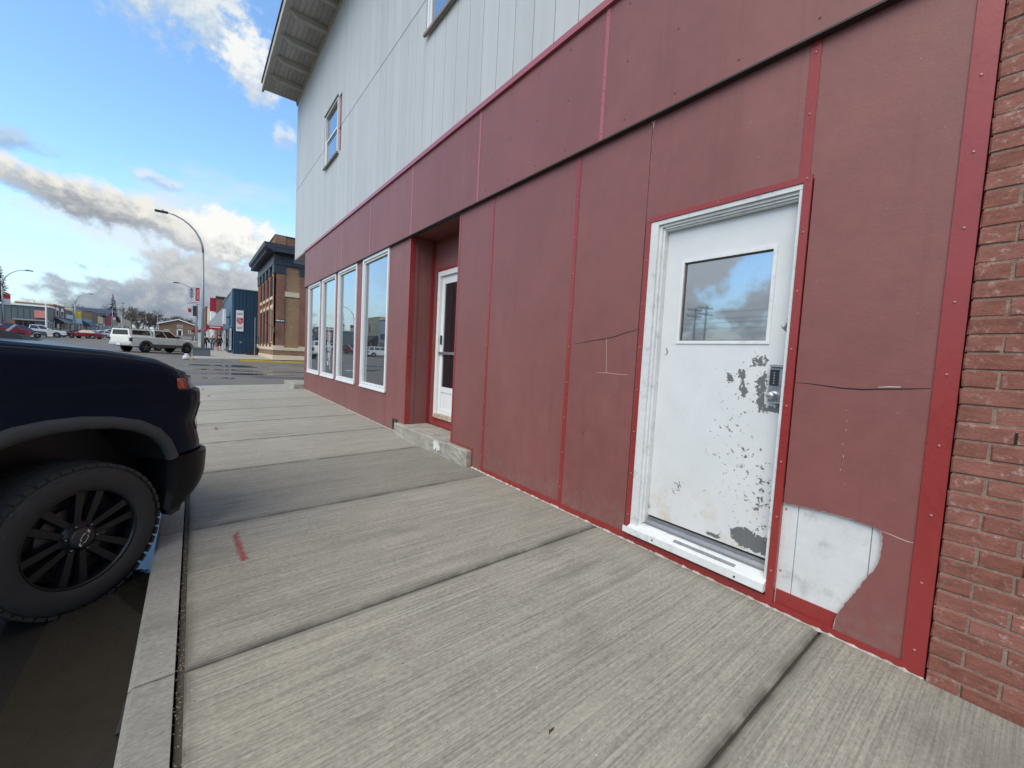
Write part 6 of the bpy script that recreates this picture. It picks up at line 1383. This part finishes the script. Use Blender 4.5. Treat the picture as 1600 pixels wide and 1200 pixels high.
def spruce(label, x, y, h, seed):
    r = random.Random(seed); t = thing('spruce_tree', label, 'tree', (x, y, gz(y) - .1), 0, 'spruce trees')
    MB().tube([(0, 0, 0), (0, 0, h)], [h * .018, .02], 7).build('trunk', BARK, t)
    cr_ = MB(); z = h * .10
    while z < h * .985:
        k = 1 - z / h; R_ = h * .20 * k ** .85 * r.uniform(.8, 1.15) + .12
        for j in range(max(5, int(14 * k + 5))):
            a = r.uniform(0, 6.28); L = R_ * r.uniform(.65, 1.15); ca, sa = math.cos(a), math.sin(a); wd = L * .20 + .08
            tip = Vector((L * ca, L * sa, z - L * .30 + r.uniform(-.1, .1))); base = Vector((0, 0, z)); mid = base.lerp(tip, .55) + Vector((0, 0, .08)); sd_ = Vector((-sa, ca, 0)) * wd
            cr_.add([base, mid + sd_, tip, mid - sd_, mid - Vector((0, 0, .25 * wd + .12))], [(0, 1, 2, 3), (0, 4, 2)])
            for _ in range(2):
                f = r.uniform(.4, .95); m_ = base.lerp(tip, f); s2 = Vector((-sa, ca, 0)) * r.choice((-1, 1)) * wd * r.uniform(.8, 1.5); e = m_ + s2 + Vector((ca, sa, -.3)) * wd
                cr_.add([m_, m_ + Vector((ca * .12, sa * .12, .05)), e], [(0, 1, 2)])
        z += h * .030 * (k * .7 + .5)
    cr_.build('crown', SPR, t); return t
spruce('dark spruce rising behind the grey metal building', -43.0, 180.0, 17.5, 1)
spruce('dark spruce beside the bare trees at the end of the left row', -29.5, 262.0, 16.5, 2)
labs = ['tall bare tree left of the others past the beige block', 'bare tree with a broad crown before the end houses', 'slender bare tree in the middle of the end-of-street clump', 'bare tree leaning over the brown gabled house', 'small bare tree left of the brown gabled house', 'bare tree rising behind the brown gabled house roof', 'bare tree just left of the banner lamp', 'bare tree behind the long beige block', 'low bare tree on the rise behind the shops', 'bare tree above the tan brick shop roof', 'bare tree above the slate-blue shop roof', 'bare tree at the left of the dense clump', 'bare tree at the heart of the dense clump', 'bare tree at the right of the dense clump', 'rounded bare tree in front of the dense clump', 'bare tree right behind the brown gabled house']
for i, (x, y, h, w_) in enumerate([(-27, 285, 14, 1.1), (-22, 275, 15, 1.2), (-17.5, 268, 14, 1.1), (-12.5, 250, 11.5, 1.2), (-14.5, 225, 9, 1.2), (-4.5, 222, 12, 1.2), (-0.5, 228, 11.5, 1.2), (-33, 280, 14, 1.2), (-44, 262, 15, 1.2), (-37, 215, 13, 1.2), (-35, 185, 10, 1.2), (-24.5, 272, 14, 1.2), (-19.5, 262, 14.5, 1.2), (-15, 258, 12.5, 1.2), (-20, 248, 11, 1.3), (-8.5, 240, 11, 1.2)]):
    bare_tree(labs[i], x, y, h, 30 + i, w_)

# ------------------------------------------------------------------ utility poles west of the street (mirrored in the door glass)
WOOD = flatm('weathered pole wood', 125, 115, 102, 0.95)
def utility(label, x, y, h):
    t = thing('utility_pole', label, 'utility pole', (x, y, gz(y) - .2), rad(20), 'wooden utility poles')
    MB().tube([(0, 0, 0), (0, 0, h)], [.13, .09], 8).build('pole', WOOD, t)
    for z in (h - .4, h - 1.3):
        ca = box('crossarm', -1.3, 1.3, .13, .25, z - .07, z + .07, WOOD, t)
        for k in (-1.2, -.5, .5, 1.2): MB().lathe([(0, .16), (.05, .14), (.05, .02), (.02, 0)], 8, 'z', (k, .19, z + .07)).build('insulator', DARKMET, ca)
    return t
utility('left one of the paired utility poles mirrored in the door glass', -53.0, 30.0, 10.6); utility('right one of the paired utility poles mirrored in the door glass', -53.0, 31.6, 10.4)
for i, z in enumerate((9.9, 9.0, 8.4, 7.6)):
    q = MB().tube([(-53.2 + 6 * math.sin(k * .0), 30 - 70 + 10 * k, z + .9 * ((k - 7) / 7.0) ** 2 * .8 - .3) for k in range(15)], .03, 4).build('wire', BLACK)
    tag(q, ['uppermost', 'second', 'third', 'lowest'][i] + ' overhead wire running along the utility poles', 'wire', 'overhead wires')
for i, (x, y, h) in enumerate([(-70, 28, 6), (-62, 40, 5.5), (-75, 52, 7), (-66, 16, 6)]): bare_tree(['first', 'second', 'third', 'fourth'][i] + ' low tree on the skyline mirrored in the door glass', x, y, h, 60 + i)

# ------------------------------------------------------------------ small litter by the kerb
o = MB().tube([(-.225, 2.02, gz(2) - .012), (-.217, 2.06, gz(2) + .01), (-.214, 2.12, gz(2) + .035)], [.009, .006, .004], 6).build('metal_scrap', DARKMET); tag(o, 'small bent metal scrap lying in the gutter against the kerb', 'scrap')
o = MB().add([(1.02, .98, zs(1, 1) + .002), (1.05, .985, zs(1, 1) + .004), (1.06, .992, zs(1, 1) + .002), (1.03, .99, zs(1, 1) + .006)], [(0, 1, 2, 3)]).build('dry_leaf', flatm('dry leaf', 70, 55, 40, .9)); tag(o, 'tiny dry leaf fragment on the nearest slab', 'leaf')
for ob in bpy.data.objects:
    for k in ('_w', '_o'):
        if k in ob: del ob[k]
